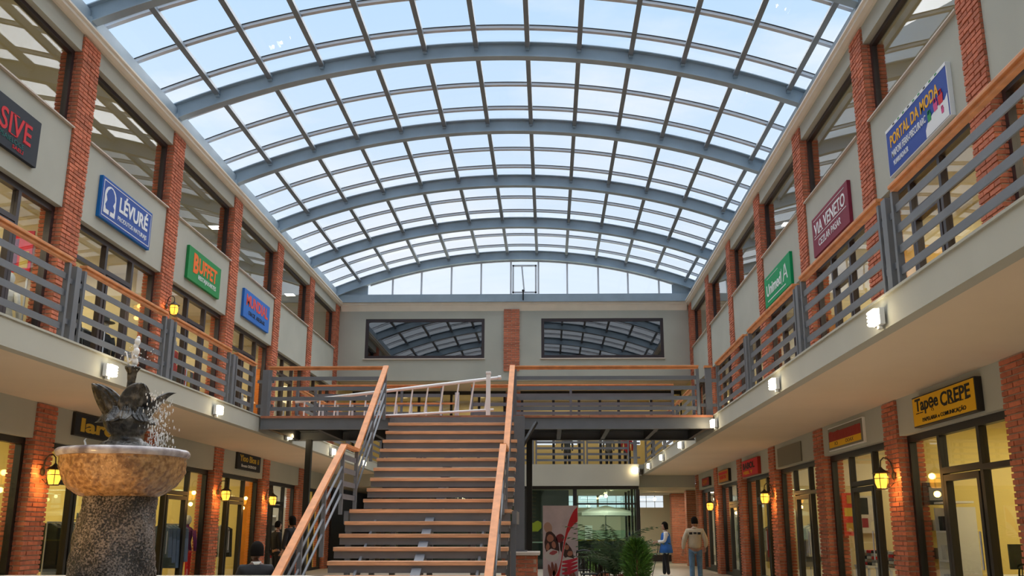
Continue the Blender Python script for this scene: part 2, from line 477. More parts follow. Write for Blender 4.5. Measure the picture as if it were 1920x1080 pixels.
# ============================================================ PILLARS OF BRICK
bl_me = MB().box(-.055, .055, -.152, .152, 0, .056).mesh('brick', 'brick')        # long
bh_me = MB().box(-.055, .055, -.072, .072, 0, .056).mesh('brick', 'brick')        # half
PITCH = 0.0775
def pillar(X, o, yf, z0, z1, label, fine, skip=(), depth=.40, setback=.20):
    """brick pillar; front face at X looking into the hall (o = outward sign), far edge yf"""
    root = struct(empty('pillar', (X, yf - PW, z0)), label, 'pillar')
    g = .020
    MB().box(o * g, o * depth, g, PW - g, 0, z1 - z0).build('mortar_core', 'mortar', root)
    n = int((z1 - z0) / PITCH); rest = MB(); count = 0
    rng = random.Random(int(yf * 100) + (1 if o > 0 else 0) + int(z0))
    items = []
    for c in range(n):
        z = c * PITCH + .008
        if c % 2 == 0: front = [(.162, 1), (.488, 1)]
        else: front = [(.079, 0), (.325, 1), (.571, 0)]
        for (y, big) in front: items.append((z, 'F', y, big))
        hid = any(a <= z0 + z <= b_ for a, b_ in skip)
        if not hid: items.append((z, 'S', 0, 1))
        items.append((z, 'B', 0, 1))
    for (z, kind, y, big) in items:
        dx = rng.uniform(-.008, .005) * o
        if kind == 'F':
            loc = (o * .055 + dx, y, z); rz = 0; me = bl_me if big else bh_me
        elif kind == 'S':
            loc = (o * (.115 + .152), .055 + rng.uniform(-.006, .004), z); rz = PI / 2; me = bl_me
        else:
            loc = (o * (.115 + .152), PW - .055, z); rz = PI / 2; me = bl_me
        if fine and kind != 'B' and count < 300:
            inst('brick', me, root, loc, rz); count += 1
        else:
            L = .152 if me is bl_me else .072
            if rz == 0: rest.box(loc[0] - .055, loc[0] + .055, loc[1] - L, loc[1] + L, z, z + .056)
            else: rest.box(loc[0] - L, loc[0] + L, loc[1] - .055, loc[1] + .055, z, z + .056)
    if rest.v: rest.build('brickwork', 'brick', root, kind='stuff')
    return root
for s in ('left', 'right'):
    X, o = side(s)
    for k in range(0, 9):
        yf = FAR[k]; fine = (2 <= k <= 6)
        w = ORD[8 - k] + ' from the camera' if k < 8 else 'nearest'
        pillar(X, o, yf, DZ, 10.33, 'red brick pillar of the %s upper storey, %s' % (s, w), fine and not (s == 'left' and k == 6), skip=((6.95, 8.42), (9.98, 10.33)))
        pillar(X, o, yf, 0.0, SZ, 'red brick pillar of the %s ground floor arcade, %s' % (s, w), fine and not (s == 'left' and k in (4, 6)), skip=((2.9, 3.5),))

# ============================================================ SIDE WALLS
WN = [1]
def nextwin():
    WN[0] += 1; return 'window_%d' % WN[0]
for s in ('left', 'right'):
    X, o = side(s)
    m = MB(); led = MB(); up = MB()
    for k in range(0, 8):
        y0, y1 = FAR[k + 1], FAR[k] - PW
        m.box(X + o * .04, X + o * .34, y0, y1, 9.98, 10.33)
        m.box(X + o * .04, X + o * .34, y0, y1, 6.95, 8.45)
        m.box(X + o * .04, X + o * .34, y0, y1, 2.90, 3.50)
        led.box(X - o * .015, X + o * .22, y0, y1, 8.45, 8.475)
    m.box(X + o * .04, X + o * .34, -4.9, FAR[8] - PW, 0, 10.33)
    w = m.build('wall_' + s, 'plaster'); struct(w, 'grey-green plaster panels between the brick pillars of the %s side' % s, 'wall')
    l = led.build('ledge', 'ledge', w)
wf = struct(MB().box(-8.9, 6.1, -5.1, -4.9, 0, 13).build('wall_front', 'plaster'), 'plain plaster wall behind the camera', 'wall')

def quadpane(X, y0, y1, z0, z1, parent, m='glass'):
    return MB().box(X - .004, X + .004, y0, y1, z0, z1).build('pane', m, parent)
def clerestory(s, k):
    X, o = side(s); y0, y1 = FAR[k + 1], FAR[k] - PW
    w = struct(empty(nextwin(), (0, 0, 0)), 'dark framed high window above the wall panel, %s bay from the camera on the %s side' % (ORD[7 - k], s), 'window')
    xa, xb = X + o * .16, X + o * .26; f = .085
    m = MB(); z0, z1 = 8.45, 9.98
    m.box(xa, xb, y0, y0 + f, z0, z1).box(xa, xb, y1 - f, y1, z0, z1).box(xa, xb, y0 + f, y1 - f, z1 - f, z1).box(xa, xb, y0 + f, y1 - f, z0, z0 + .05)
    m.build('frame', 'frame', w)
    quadpane((xa + xb) / 2, y0 + f, y1 - f, z0 + .05, z1 - f, w)
def storefront(s, k, level):
    X, o = side(s); y0, y1 = FAR[k + 1], FAR[k] - PW
    zb, zt, dh = (DZ, 6.95, 6.30) if level == 'upper' else (0.0, 2.90, 2.22)
    fm = 'frame' if level == 'upper' else 'frame_ground'
    d1, d2 = (1.12, 2.32) if level == 'upper' else (1.25, 2.62)
    w = struct(empty(nextwin(), (0, 0, 0)), 'glazed %s shop front with dark frames, %s bay from the camera on the %s side' % ('upper' if level == 'upper' else 'ground floor', ORD[7 - k], s), 'shop front')
    xa, xb = X + o * .16, X + o * .27; f = .095; xc = (xa + xb) / 2
    m = MB()
    m.box(xa, xb, y0, y0 + f, zb, zt).box(xa, xb, y1 - f, y1, zb, zt).box(xa, xb, y0 + f, y1 - f, zt - .11, zt).box(xa, xb, y0 + f, y1 - f, zb, zb + .09)
    m.build('frame', fm, w)
    ya, yb = y1 - d2, y1 - d1       # the two mullions
    for y in (ya, yb): MB().box(xa, xb, y - .045, y + .045, zb + .09, zt - .11).build('mullion', fm, w)
    MB().box(xa, xb, ya + .045, yb - .045, dh, dh + .09).build('transom', fm, w)
    zq = zb + .09
    quadpane(xc, yb + .045, y1 - f, zq, zt - .11, w)
    quadpane(xc, ya + .045, yb - .045, dh + .09, zt - .11, w)
    MB().box(xa, xb, y0 + f, ya - .045, dh - .02, dh + .06).build('transom', fm, w)
    quadpane(xc, y0 + f, ya - .045, zq, dh - .02, w); quadpane(xc, y0 + f, ya - .045, dh + .06, zt - .11, w)
    d = MB(); a, b_ = ya + .10, yb - .055; t = .085
    d.box(xa, xb, a, a + t, zq, dh - .02).box(xa, xb, b_ - t, b_, zq, dh - .02).box(xa, xb, a + t, b_ - t, dh - .11, dh - .02).box(xa, xb, a + t, b_ - t, zq, zq + .12)
    do = d.build('door', fm, w)
    quadpane(xc, a + t, b_ - t, zq + .12, dh - .11, do)
    MB().tube([(xa - o * .05, a + .05, zq + .8), (xa - o * .05, a + .05, zq + 1.3)], .014, 8).build('handle', 'alu', do)

RD = 4.6                                 # depth of the shops
ROOMC = {('left', 'upper'): ['room_upper'] * 8, ('right', 'upper'): ['room_upper'] * 8,
         ('left', 'ground'): ['room_ground', 'room_white', 'room_ground', 'room_ground', 'room_ground', 'room_ground', 'room_ground', 'room_ground'],
         ('right', 'ground'): ['room_white', 'room_white', 'room_ground', 'room_upper', 'room_upper', 'room_ground', 'room_ground', 'room_ground']}
EN = {'upper': 95, 'ground': 82}
def room(s, k, level):
    X, o = side(s); y0, y1 = FAR[k + 1] - PW / 2, FAR[k] - PW / 2
    zb, zt = (DZ, 7.0) if level == 'upper' else (0.0, 3.25)
    xa, xb = X + o * .34, X + o * RD
    mm = ROOMC[(s, level)][k]
    t = .06
    if level == 'upper': name = 'wall_upper_shop'
    else: name = 'wall_ground_shop'
    m = MB().box(xb, xb + o * .1, y0, y1, zb, zt).box(xa, xb, y0, y0 + t, zb, zt).box(xa, xb, y1 - t, y1, zb, zt)
    struct(m.build(name, mm), 'painted walls inside the %s %s shop of the %s side' % (ORD[7 - k], level, s), 'shop wall')
    c_ = MB().box(xa, xb, y0, y1, zt, zt + .1)
    struct(c_.build('ceiling_shop', 'room_ceiling' if level == 'upper' else mm), 'ceiling inside the %s %s shop of the %s side' % (ORD[7 - k], level, s), 'ceiling')
    # ceiling lights
    tone = (1, .88, .62) if level == 'upper' else (1, .85, .52)
    if mm == 'room_white': tone = (1, .9, .72)
    for j, (dx, dy) in enumerate(((1.3, 1.2), (2.9, 2.9))):
        lx, ly = X + o * dx, y0 + dy
        L = thing('ceiling_light', 'flat ceiling light %s the glass, %s %s shop, %s side' % ('just behind' if j == 0 else 'deep behind', ORD[7 - k], level, s), 'light', (lx, ly, zt))
        MB().box(-.20, .20, -.26, .26, -.04, 0).build('housing', 'white', L)
        MB().box(-.17, .17, -.23, .23, -.05, -.04).build('diffuser', 'panel_glow', L)
    ld = bpy.data.lights.new('shop_light', 'AREA'); ld.shape = 'RECTANGLE'; ld.size = 2.6; ld.size_y = 2.6
    ld.energy = EN[level] * (1.0 if k < 7 else .8); ld.color = tone
    lo = bpy.data.objects.new('shop_light', ld); col.objects.link(lo); lo.location = (X + o * 2.2, (y0 + y1) / 2, zt - .12)
for s in ('left', 'right'):
    X, o = side(s)
    for k in range(0, 8):
        clerestory(s, k)
        for level in ('upper', 'ground'):
            storefront(s, k, level); room(s, k, level)
    # floor between storeys and the rooms behind the high windows
    ya = FAR[8] - PW
    m = MB().box(X + o * .34, X + o * (RD + .1), ya, 41.6, 3.35, 3.86)
    struct(m.build('floor_upper_' + s, 'floor_tile'), 'floor slab of the upper shops on the %s side' % s, 'floor')
    m = MB().box(X + o * .34, X + o * (RD + .1), ya, 38.3, 7.1, 7.3)
    struct(m.build('floor_attic_' + s, 'room_ceiling'), 'floor slab behind the high windows on the %s side' % s, 'floor')
    m = MB().box(X + o * RD, X + o * (RD + .1), ya, 38.3, 7.3, 10.33).box(X + o * .34, X + o * RD, ya - .1, ya, 0, 10.33).box(X + o * .34, X + o * RD, 38.25, 38.35, 0, 10.33)
    struct(m.build('wall_attic_' + s, 'room_white'), 'pale wall behind the high windows on the %s side' % s, 'wall')
    m = MB().box(X + o * .04, X + o * (RD + .1), -4.9, 38.4, 10.33, 10.46)
    struct(m.build('ceiling_attic_' + s, 'room_ceiling'), 'cream ceiling behind the high windows on the %s side' % s, 'ceiling')
    for k in (0, 2, 4, 5, 6):
        ld = bpy.data.lights.new('attic_light', 'AREA'); ld.size = 1.6; ld.energy = 16; ld.color = (1, .86, .6)
        lo = bpy.data.objects.new('attic_light', ld); col.objects.link(lo); lo.location = (X + o * 2.4, FAR[k] - 2.5, 10.2)
        L = thing('ceiling_light', 'flat ceiling light behind the %s high window of the %s side' % (ORD[7 - k], s), 'light', (X + o * 1.5, FAR[k] - 2.2, 10.33))
        MB().box(-.2, .2, -.2, .2, -.03, 0).build('housing', 'white', L)
        MB().box(-.17, .17, -.17, .17, -.04, -.03).build('diffuser', 'panel_glow', L)

# ============================================================ GROUND FLOOR, BALCONIES
fl_ = MB().box(-13.4, 10.5, -5, 48.5, -.2, 0)
struct(fl_.build('floor', 'floor_tile'), 'beige tiled floor of the shopping hall', 'floor')
for s in ('left', 'right'):
    X, o = side(s); B = BL if s == 'left' else BR
    bf = MB().box(B + o * .15, X + o * .34, -4.9, 41.4, 3.80, 3.86)
    struct(bf.build('floor_balcony_' + s, 'floor_tile'), 'walkway floor of the %s balcony' % s, 'balcony floor')
    m = MB().box(B, B + o * .15, -4.9, 37.3 if s == 'left' else 38.3, 3.50, 3.86)
    m.box(B - o * .02, B + o * .15, -4.9, 38.3, 3.835, 3.862)
    struct(m.build('balcony_beam', 'fascia'), 'smooth cream-grey edge beam of the %s balcony' % s, 'balcony edge')
    sf = MB().box(B + o * .15, X + o * .34, -4.9, 38.3, 3.50, 3.56)
    struct(sf.build('ceiling_arcade_' + s, 'soffit'), 'tan plaster soffit under the %s balcony' % s, 'ceiling')

# ============================================================ BACK WALL AND GALLERY
def wall_grid(xs, zs, holes, y0, y1):
    m = MB()
    for i in range(len(xs) - 1):
        for j in range(len(zs) - 1):
            if (i, j) not in holes: m.box(xs[i], xs[i + 1], y0, y1, zs[j], zs[j + 1])
    return m
W1 = (-7.47, -2.60); W2 = (-.29, 4.67); WZ = (8.16, 9.80)
m = wall_grid([-8.9, W1[0], W1[1], W2[0], W2[1], 6.1], [7.25, WZ[0], WZ[1], 10.33], {(1, 1), (3, 1)}, YB, YB + .25)
bw = struct(m.build('wall_back', 'plaster'), 'grey-green plaster end wall with two wide dark windows', 'wall')
MB().box(-8.55, 5.7, YB - .04, YB, 7.25, 7.62).build('lower_band', 'plaster', bw)
m = MB().prism([(YB + .0, 10.12), (YB - .12, 10.33), (YB - .16, 10.36), (YB - .16, 10.44), (YB - .2, 10.47), (YB - .2, 10.49), (YB + .25, 10.49), (YB + .25, 10.12)], 'x', -8.5, 5.65)
struct(m.build('trim_3', 'cornice'), 'cream moulded cornice across the end wall', 'cornice')
for i, (a, b_) in enumerate((W1, W2)):
    w = struct(empty(nextwin(), (0, 0, 0)), 'wide dark-glazed window in the end wall, %s of the brick pier, mirroring the roof' % ('left' if i == 0 else 'right'), 'window')
    f = .12
    m = MB().box(a, b_, YB + .02, YB + .12, WZ[1] - f, WZ[1]).box(a, b_, YB + .02, YB + .12, WZ[0], WZ[0] + f).box(a, a + f, YB + .02, YB + .12, WZ[0] + f, WZ[1] - f).box(b_ - f, b_, YB + .02, YB + .12, WZ[0] + f, WZ[1] - f)
    m.build('frame', 'frame', w)
    MB().box(a + f, b_ - f, YB + .066, YB + .074, WZ[0] + f, WZ[1] - f).build('pane', 'glass_dark', w)
    MB().box(a - .06, b_ + .03, YB - .05, YB + .1, WZ[0] - .045, WZ[0]).build('ledge', 'ledge', w)
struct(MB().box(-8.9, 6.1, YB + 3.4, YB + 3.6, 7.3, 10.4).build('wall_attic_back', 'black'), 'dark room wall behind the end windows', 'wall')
struct(MB().box(-8.9, 6.1, YB + .25, YB + 3.4, 10.33, 10.46).build('ceiling_attic_back', 'room_ceiling'), 'ceiling behind the end windows', 'ceiling')
# central brick pier on the end wall: every brick its own
def flat_pier(x0, x1, y, z0, z1, label, depth=.09):
    root = struct(empty('pillar', (x0, y, z0)), label, 'pillar')
    W = x1 - x0
    MB().box(.01, W - .01, -depth + .01, .02, 0, z1 - z0).build('mortar_core', 'mortar', root)
    n = int((z1 - z0) / PITCH)
    for c in range(n):
        z = c * PITCH + .008
        for (x, me) in (((W * .25, bl_me), (W * .75, bl_me)) if c % 2 == 0 else ((W * .115, bh_me), (W * .5, bl_me), (W * .885, bh_me))):
            inst('brick', me, root, (x, -depth + .05 + random.uniform(-.004, .004), z), PI / 2)
    return root
flat_pier(-1.82, -1.17, YB, 7.62, 10.18, 'red brick pier between the two wide windows of the end wall')
flat_pier(-1.86, -1.21, 41.3, 3.86, 7.25, 'red brick pier behind the bridge in the recessed upper shop fronts')
# gallery slab
m = MB().box(-8.5, 3.42, 37.2, 37.4, 3.05, 3.86).box(-8.5, 5.7, 37.4, 41.5, 3.70, 3.86).box(3.27, 3.42, 37.4, 38.3, 3.05, 3.7)
struct(m.build('floor_gallery', 'fascia'), 'cream-grey slab edge of the gallery at the far end', 'gallery floor')
struct(MB().box(-8.5, 5.7, YB + .25, 41.5, 7.25, 7.4).build('ceiling_gallery', 'soffit'), 'tan soffit over the gallery at the far end', 'ceiling')
# recessed shop fronts at gallery level
w = struct(empty(nextwin(), (0, 0, 0)), 'row of yellow-lit glass shop fronts with black frames behind the bridge', 'shop front')
xs = [-8.4, -7.1, -5.6, -4.2, -3.0, -1.9, -1.15, 0.2, 1.3, 2.2, 3.0, 4.4, 5.7]
m = MB().box(-8.5, 5.7, 41.3, 41.4, 7.1, 7.25).box(-8.5, 5.7, 41.3, 41.4, 3.86, 3.95).box(-8.5, 5.7, 41.3, 41.4, 6.1, 6.2)
m.build('frame', 'frame_ground', w)
for i, x in enumerate(xs):
    MB().box(x - .055, x + .055, 41.28, 41.42, 3.95, 7.1).build('mullion', 'frame_ground', w)
for i in range(len(xs) - 1):
    MB().box(xs[i] + .055, xs[i + 1] - .055, 41.345, 41.355, 3.95, 7.1).build('pane', 'glass', w)
m = wall_grid([-8.5, -6, -4.6, -3.5, -2.2, -.6, .3, .9, 1.3, 2.3, 2.6, 3.8, 4.2, 5.2, 5.8], [3.86, 5.22, 5.60, 7.25], {(i, 1) for i in (1, 3, 5, 7, 9, 11, 13)}, 44.6, 44.7).box(-8.6, -8.5, 41.4, 44.6, 3.86, 7.25).box(5.7, 5.8, 38.4, 44.6, 3.86, 7.25).box(-8.6, -8.5, 38.35, 41.4, 3.86, 7.25)
struct(m.build('wall_gallery_shop', 'gallery_paint'), 'yellow walls of the shops behind the gallery', 'shop wall')
struct(MB().box(-8.6, 5.8, 41.5, 44.7, 7.25, 7.35).build('ceiling_gallery_shop', 'room_ceiling'), 'ceiling of the shops behind the gallery', 'ceiling')
struct(MB().box(-8.6, 5.8, 41.4, 44.7, 3.70, 3.86).build('floor_gallery_shop', 'floor_tile'), 'floor of the shops behind the gallery', 'floor')
for i, x in enumerate((-6.5, -3, .6, 3.9)):
    ld = bpy.data.lights.new('shop_light', 'AREA'); ld.size = 2.2; ld.energy = 42; ld.color = (1, .82, .5)
    lo = bpy.data.objects.new('shop_light', ld); col.objects.link(lo); lo.location = (x, 43, 7.1)
    L = thing('ceiling_light', 'round glowing downlight in the gallery soffit, %s from the left wall' % ORD[i].replace('nearest', 'first'), 'light', (x, 39.6, 7.25))
    MB().lathe([(.16, -.03), (.18, 0)], 16).build('housing', 'white', L)
    MB().lathe([(.13, -.04), (.14, -.03)], 16).build('diffuser', 'lamp_glow', L)

# ------------------------------------------------------------ ground floor at the far end: cafe behind glass, passage on the right
w = struct(empty(nextwin(), (0, 0, 0)), 'black framed green-tinted glass front of the cafe under the gallery', 'shop front')
gx = [-6.3, -4.6, -3.0, -.85, 0.98, 3.37]
m = MB().box(-6.4, 3.42, 37.45, 37.55, 2.93, 3.05).box(-6.4, 3.42, 37.45, 37.55, 0, .1)
m.build('frame', 'frame_ground', w)
for x in gx: MB().box(x - .075, x + .075, 37.42, 37.58, .1, 2.93).build('mullion', 'frame_ground', w)
MB().box(.98, 3.37, 37.46, 37.54, 2.36, 2.42).build('transom', 'frame_ground', w)
for i in range(len(gx) - 1):
    MB().box(gx[i] + .075, gx[i + 1] - .075, 37.495, 37.505, .1, 2.93).build('pane', 'green_glass', w)
w2 = struct(empty(nextwin(), (0, 0, 0)), 'glass side of the cafe along the passage', 'shop front')
for y in (38.6, 40.2, 41.8, 43.4): MB().box(3.33, 3.43, y - .04, y + .04, 0, 3.05).build('mullion', 'frame_ground', w2)
MB().box(3.376, 3.384, 37.6, 46.8, .1, 2.95).build('pane', 'green_glass', w2)
struct(MB().box(3.42, 5.7, 38.3, 38.55, 3.05, 3.50).build('trim_4', 'plaster'), 'dark grey downstand beam across the passage', 'beam')
struct(MB().box(-8.5, 10.3, 38.55, 47.4, 3.05, 3.15).box(-8.5, 3.42, 37.5, 38.55, 3.05, 3.15).build('ceiling_passage', 'soffit'), 'low cream ceiling over the cafe and passage', 'ceiling')
# rear wall with the band of high windows
xs = [-8.6, -6.0, -4.4, -3.6, -2.2, -.6, .85, 1.33, 1.38, 2.28, 2.36, 3.62, 4.22, 5.45, 6.0, 6.8, 7.6, 8.4, 10.3]
holes = {(i, 1) for i in (1, 3, 5, 7, 9, 11, 13, 15)}
holes = {(1, 1), (3, 1), (6, 1), (8, 1), (10, 1), (12, 1), (14, 1), (16, 1)}
m = wall_grid(xs, [0, 2.47, 3.02, 3.3], holes, 47.0, 47.2)
struct(m.build('wall_rear', mat('tan_wall', (.66, .51, .36), .8)), 'tan rear wall behind the cafe with a band of bright high windows', 'wall')
w = struct(empty(nextwin(), (0, 0, 0)), 'band of bright high windows with thin bars in the rear wall', 'window')
for (i, _) in sorted(holes):
    a, b_ = xs[i], xs[i + 1]; n = max(1, int((b_ - a) / .38))
    mm_ = MB()
    for j in range(n + 1): mm_.box(a + (b_ - a) * j / n - .012, a + (b_ - a) * j / n + .012, 47.05, 47.09, 2.47, 3.02)
    mm_.box(a, b_, 47.05, 47.09, 2.73, 2.75)
    mm_.build('muntin', 'alu', w)
    MB().box(a, b_, 47.095, 47.10, 2.47, 3.02).build('pane', 'glass', w)
struct(MB().box(3.45, 10.3, 46.9, 47.0, 0, .3).build('baseboard_rear', 'frame'), 'dark skirting along the rear wall', 'skirting')
struct(MB().box(-8.7, -8.5, 38.4, 47.2, 0, 3.7).build('wall_cafe_left', 'black'), 'dark wall at the left end of the cafe', 'wall')
struct(MB().box(10.2, 10.3, 38.4, 47.2, 0, 3.7).build('wall_passage_right', 'room_white'), 'pale wall at the right end of the passage', 'wall')
struct(MB().box(-6.3, .82, 41.2, 41.4, 0, 3.05).build('wall_cafe', mat('cafe_dark', (.03, .03, .032), .5)), 'black partition inside the cafe', 'wall')
# arcade pillars continue beyond the end wall
def lumped_pillar(x0, x1, y0, y1, z1, label):
    root = struct(empty('pillar', (x0, y0, 0)), label, 'pillar')
    W, D = x1 - x0, y1 - y0
    MB().box(.01, W - .01, .01, D - .01, 0, z1).build('mortar_core', 'mortar', root)
    r = MB()
    for c in range(int(z1 / PITCH)):
        z = c * PITCH + .008; nn = max(1, round(W / .3)); off = .5 if c % 2 else 0
        for j in range(nn + (1 if off else 0)):
            a = max(0, (j - off) * W / nn) + .005; b_ = min(W, (j + 1 - off) * W / nn) - .005
            if b_ - a > .02: r.box(a, b_, 0, .1, z, z + .056)
        nn = max(1, round(D / .3))
        for j in range(nn): r.box(0, .1, .1 + j * (D - .1) / nn + .005, .1 + (j + 1) * (D - .1) / nn - .005, z, z + .056)
    r.build('brickwork', 'brick', root, kind='stuff')
lumped_pillar(5.5, 6.15, 44.4, 45.05, 3.05, 'red brick pillar standing free at the end of the passage')
lumped_pillar(5.7, 6.1, 41.0, 41.5, 3.05, 'red brick pillar beyond the end of the right arcade')

# ============================================================ RAILINGS
BAR_Z = (.16, .385, .61, .835)
def railing(p, q, z, label, posts=(), tail=('both'), group=None, bars=BAR_Z, top=1.10, cat='railing'):
    """flat-bar steel railing panel with a double wooden handrail from p to q (x,y)"""
    p = Vector((p[0], p[1], 0)); q = Vector((q[0], q[1], 0)); d = (q - p); L = d.length; rz = math.atan2(d.y, d.x)
    r = thing('railing', label, cat, (p.x, p.y, z), rz, group)
    m = MB().box(0, L, -.055, .055, top - .035, top + .005)
    h = m.build('handrail', 'wood', r, bevel=.006)
    MB().box(.01, L - .01, -.03, .03, top - .075, top - .036).build('handrail_rib', 'wood', h)
    for b in bars: MB().box(.0, L, -.006, .012, b - .042, b + .042).build('rail_bar', 'steel', r)
    for x in (.03, L - .03) + tuple(posts):
        MB().box(x - .03, x + .03, -.035, -.006 if x in posts else .035, 0, top - .075).build('post', 'steel', r)
    return r
def newel(x, y, z, label, d=(0, 1), cap=False, h=1.02):
    """thick flat post between two railing panels with stub bars to either side"""
    r = thing('newel_post', label, 'post', (x, y, z), math.atan2(d[1], d[0]))
    MB().box(-.07, .07, -.05, .05, -.02, h).build('post', 'steel', r, bevel=.004)
    for b in (.25, .80): MB().box(-.19, .19, -.012, .012, b - .035, b + .035).build('stub_bar', 'steel', r)
    if cap: MB().box(-.085, .085, -.065, .065, h, h + .05).build('cap', 'wood', r)
    return r
def panels(s, ys, endy):
    B = (BL - .06) if s == 'left' else (BR + .06)
    n = len(ys)
    for i, y in enumerate(ys):
        w_ = ORD[i]
        if i < n - 1 or endy is None:
            newel(B, y, DZ, 'thick grey steel post between railing panels on the %s balcony, %s from the camera' % (s, w_))
        if i < n - 1:
            a, b_ = y + .19, ys[i + 1] - .19
            railing((B, a), (B, b_), DZ, 'grey flat-bar railing panel with wooden handrail on the %s balcony, %s from the camera' % (s, w_))
panels('right', [-.9, 2.7, 6.32, 9.94, 13.72, 17.5, 21.0], 1)
panels('left', [-.6, 2.7, 5.95, 9.25, 12.52, 15.85, 19.2, 20.9], 1)
# beyond the bridge
def panels2(s, ys):
    B = (BL - .06) if s == 'left' else (BR + .06)
    for i in range(len(ys) - 1):
        railing((B, ys[i] + .1), (B, ys[i + 1] - .1), DZ, 'grey flat-bar railing panel with wooden handrail on the %s balcony, %s beyond the bridge' % (s, ORD[i].replace('nearest', 'first')))
panels2('right', [24.3, 27.6, 30.9, 34.2, 37.1])
panels2('left', [24.3, 27.6, 30.9, 34.2, 37.1])
# gallery railing
gp = [-6.3, -3.4, -.55, 1.4, 3.1]
for i in range(4):
    railing((gp[i] + .03, 37.28), (gp[i + 1] - .03, 37.28), DZ, 'grey flat-bar railing panel along the far gallery, %s from the left' % ORD[i].replace('nearest', 'first'))
newel(3.3, 37.28, DZ, 'thick grey corner post of the far gallery railing', (1, 0))

# ============================================================ FOOTBRIDGE
Y0, Y1 = 21.1, 24.0
SX0, SX1 = -3.50, -.72          # the opening where the stairs arrive
fb = thing('footbridge', 'grey steel footbridge with a wooden deck joining the two balconies', 'bridge', (0, Y0, 0))
BL_, BR_ = BL + .03, BR - .03
for (y, d) in ((0, 1), (Y1 - Y0, -1)):
    m = MB().prism([(y, 3.56), (y + .14 * d, 3.56), (y + .14 * d, 3.58), (y + .02 * d, 3.59), (y + .02 * d, 3.77), (y + .14 * d, 3.78), (y + .14 * d, 3.80), (y, 3.80)], 'x', BL_, BR_)
    m.build('beam', 'steel', fb)
for x in [BL + .15 + i * (BR - BL - .3) / 9 for i in range(10)]:
    MB().box(x - .05, x + .05, .14, Y1 - Y0 - .14, 3.58, 3.79).build('joist', 'black', fb)
xx = BL_; i = 0
while xx < BR_ - .05:
    L = min(1.22 if i % 2 else 1.6, BR_ - xx)
    for j in range(2):
        MB().box(xx + .004, xx + L - .004, -.03 + j * .145, .11 + j * .145, 3.80, 3.85 + .004 * (i % 2)).build('deck_plank', 'deck_wood', fb)
    xx += L; i += 1
nj = 14
for j in range(nj):
    y = .27 + j * (Y1 - Y0 - .27) / nj
    MB().box(BL_, BR_, y, y + (Y1 - Y0 - .27) / nj - .012, 3.81, 3.855).build('deck_plank', 'deck_wood', fb)
MB().box(BL + .2, BR - .2, .16, Y1 - Y0 - .16, 3.795, 3.808).build('deck_underside', 'black', fb)
railing((BL + .15, Y0 + .04), (SX0 - .14, Y0 + .04), 3.85, 'front railing of the footbridge left of the stairs', posts=())
railing((SX1 - .05, Y0 + .04), (BR - .30, Y0 + .04), 3.85, 'front railing of the footbridge right of the stairs', posts=())
newel(BR - .06, Y0 + .25, 3.85, 'thick grey post with a wooden cap at the right end of the footbridge', (1, 0), cap=True, h=1.08)
newel(BL + .02, Y0 + .25, 3.85, 'thick grey post at the left end of the footbridge', (1, 0), h=1.06)
railing((BL + .5, Y1 - .06), (-2.65, Y1 - .06), 3.85, 'rear railing of the footbridge left of the gap', posts=(2.2,))
railing((-1.95, Y1 - .06), (BR - .5, Y1 - .06), 3.85, 'rear railing of the footbridge right of the gap', posts=(2.5,))
for i, x in enumerate((-.48, -5.9)):
    t = thing('steel_column', 'slim black steel column under the rear edge of the footbridge, %s' % ('beside the stairs' if i == 0 else 'near the left balcony'), 'column', (x, Y1 - .25, 0))
    MB().box(-.07, .07, -.07, .07, .02, 3.57).build('shaft', 'black', t); MB().box(-.14, .14, -.14, .14, 0, .02).build('base_plate', 'black', t)

# ============================================================ STAIRCASE
st = thing('staircase', 'open steel staircase with wooden treads, a landing and wooden handrails, rising to the footbridge', 'stairs', (0, 14, 0))
def S(y): return y - 14
UP = [(20.95 - .31 * i, 3.86 - .21 * i) for i in range(1, 10)]          # treads of the upper flight (front edge y, top z)
LZ = 1.76; LY0, LY1 = 16.95, 18.16
LOW = [(16.95 - .385 * i, LZ - .205 * i) for i in range(1, 9)]
TX0, TX1 = -3.45, -.66
def tread(y, z, depth=.33):
    MB().box(TX0, TX1, S(y), S(y) + depth, z - .062, z).build('tread', 'tread_wood', st, bevel=.004)
    MB().box(TX0 + .01, TX1 - .02, S(y) + .035, S(y) + .047, z - .175, z - .063).build('riser_plate', 'steel', st)
    for x in (TX0 + .01, TX1 - .04): MB().box(x, x + .03, S(y) + .05, S(y) + depth, z - .12, z - .063).build('bracket', 'steel', st)
for (y, z) in UP: tread(y, z)
for (y, z) in LOW: tread(y, z, .36)
# landing of planks
for j in range(8):
    MB().box(TX0, TX1, S(LY0) + j * .155, S(LY0) + j * .155 + .148, LZ - .062, LZ).build('landing_plank', 'tread_wood', st)
MB().box(TX0 + .01, TX1 - .01, S(LY0) + .03, S(LY0) + .045, LZ - .245, LZ - .063).build('landing_beam', 'steel', st)
for x in (TX0 - .10, TX1 + .02): MB().box(x, x + .08, S(LY0) + .03, S(LY1) + .2, LZ - .25, LZ - .03).build('landing_beam', 'steel', st)
MB().box(TX0 - .02, TX1 + .02, S(20.98), S(21.08), 3.58, 3.80).build('top_beam', 'steel', st)
# stringers
def stringer(x, w, pa, pb, h):
    a = Vector((x, S(pa[0]), pa[1])); b_ = Vector((x, S(pb[0]), pb[1]))
    MB().bar(a, b_, w, h).build('stringer', 'steel', st)
xm = (TX0 + TX1) / 2
for x, w in ((xm, .15),):
    stringer(x, w, (21.05, 3.60), (18.2, 1.66), .20)
    stringer(x, w, (17.05, 1.55), (13.95, -.02), .20)
for x in (TX0 + .45, TX1 - .45):
    stringer(x, .04, (17.05, 1.52), (13.95, -.04), .18)
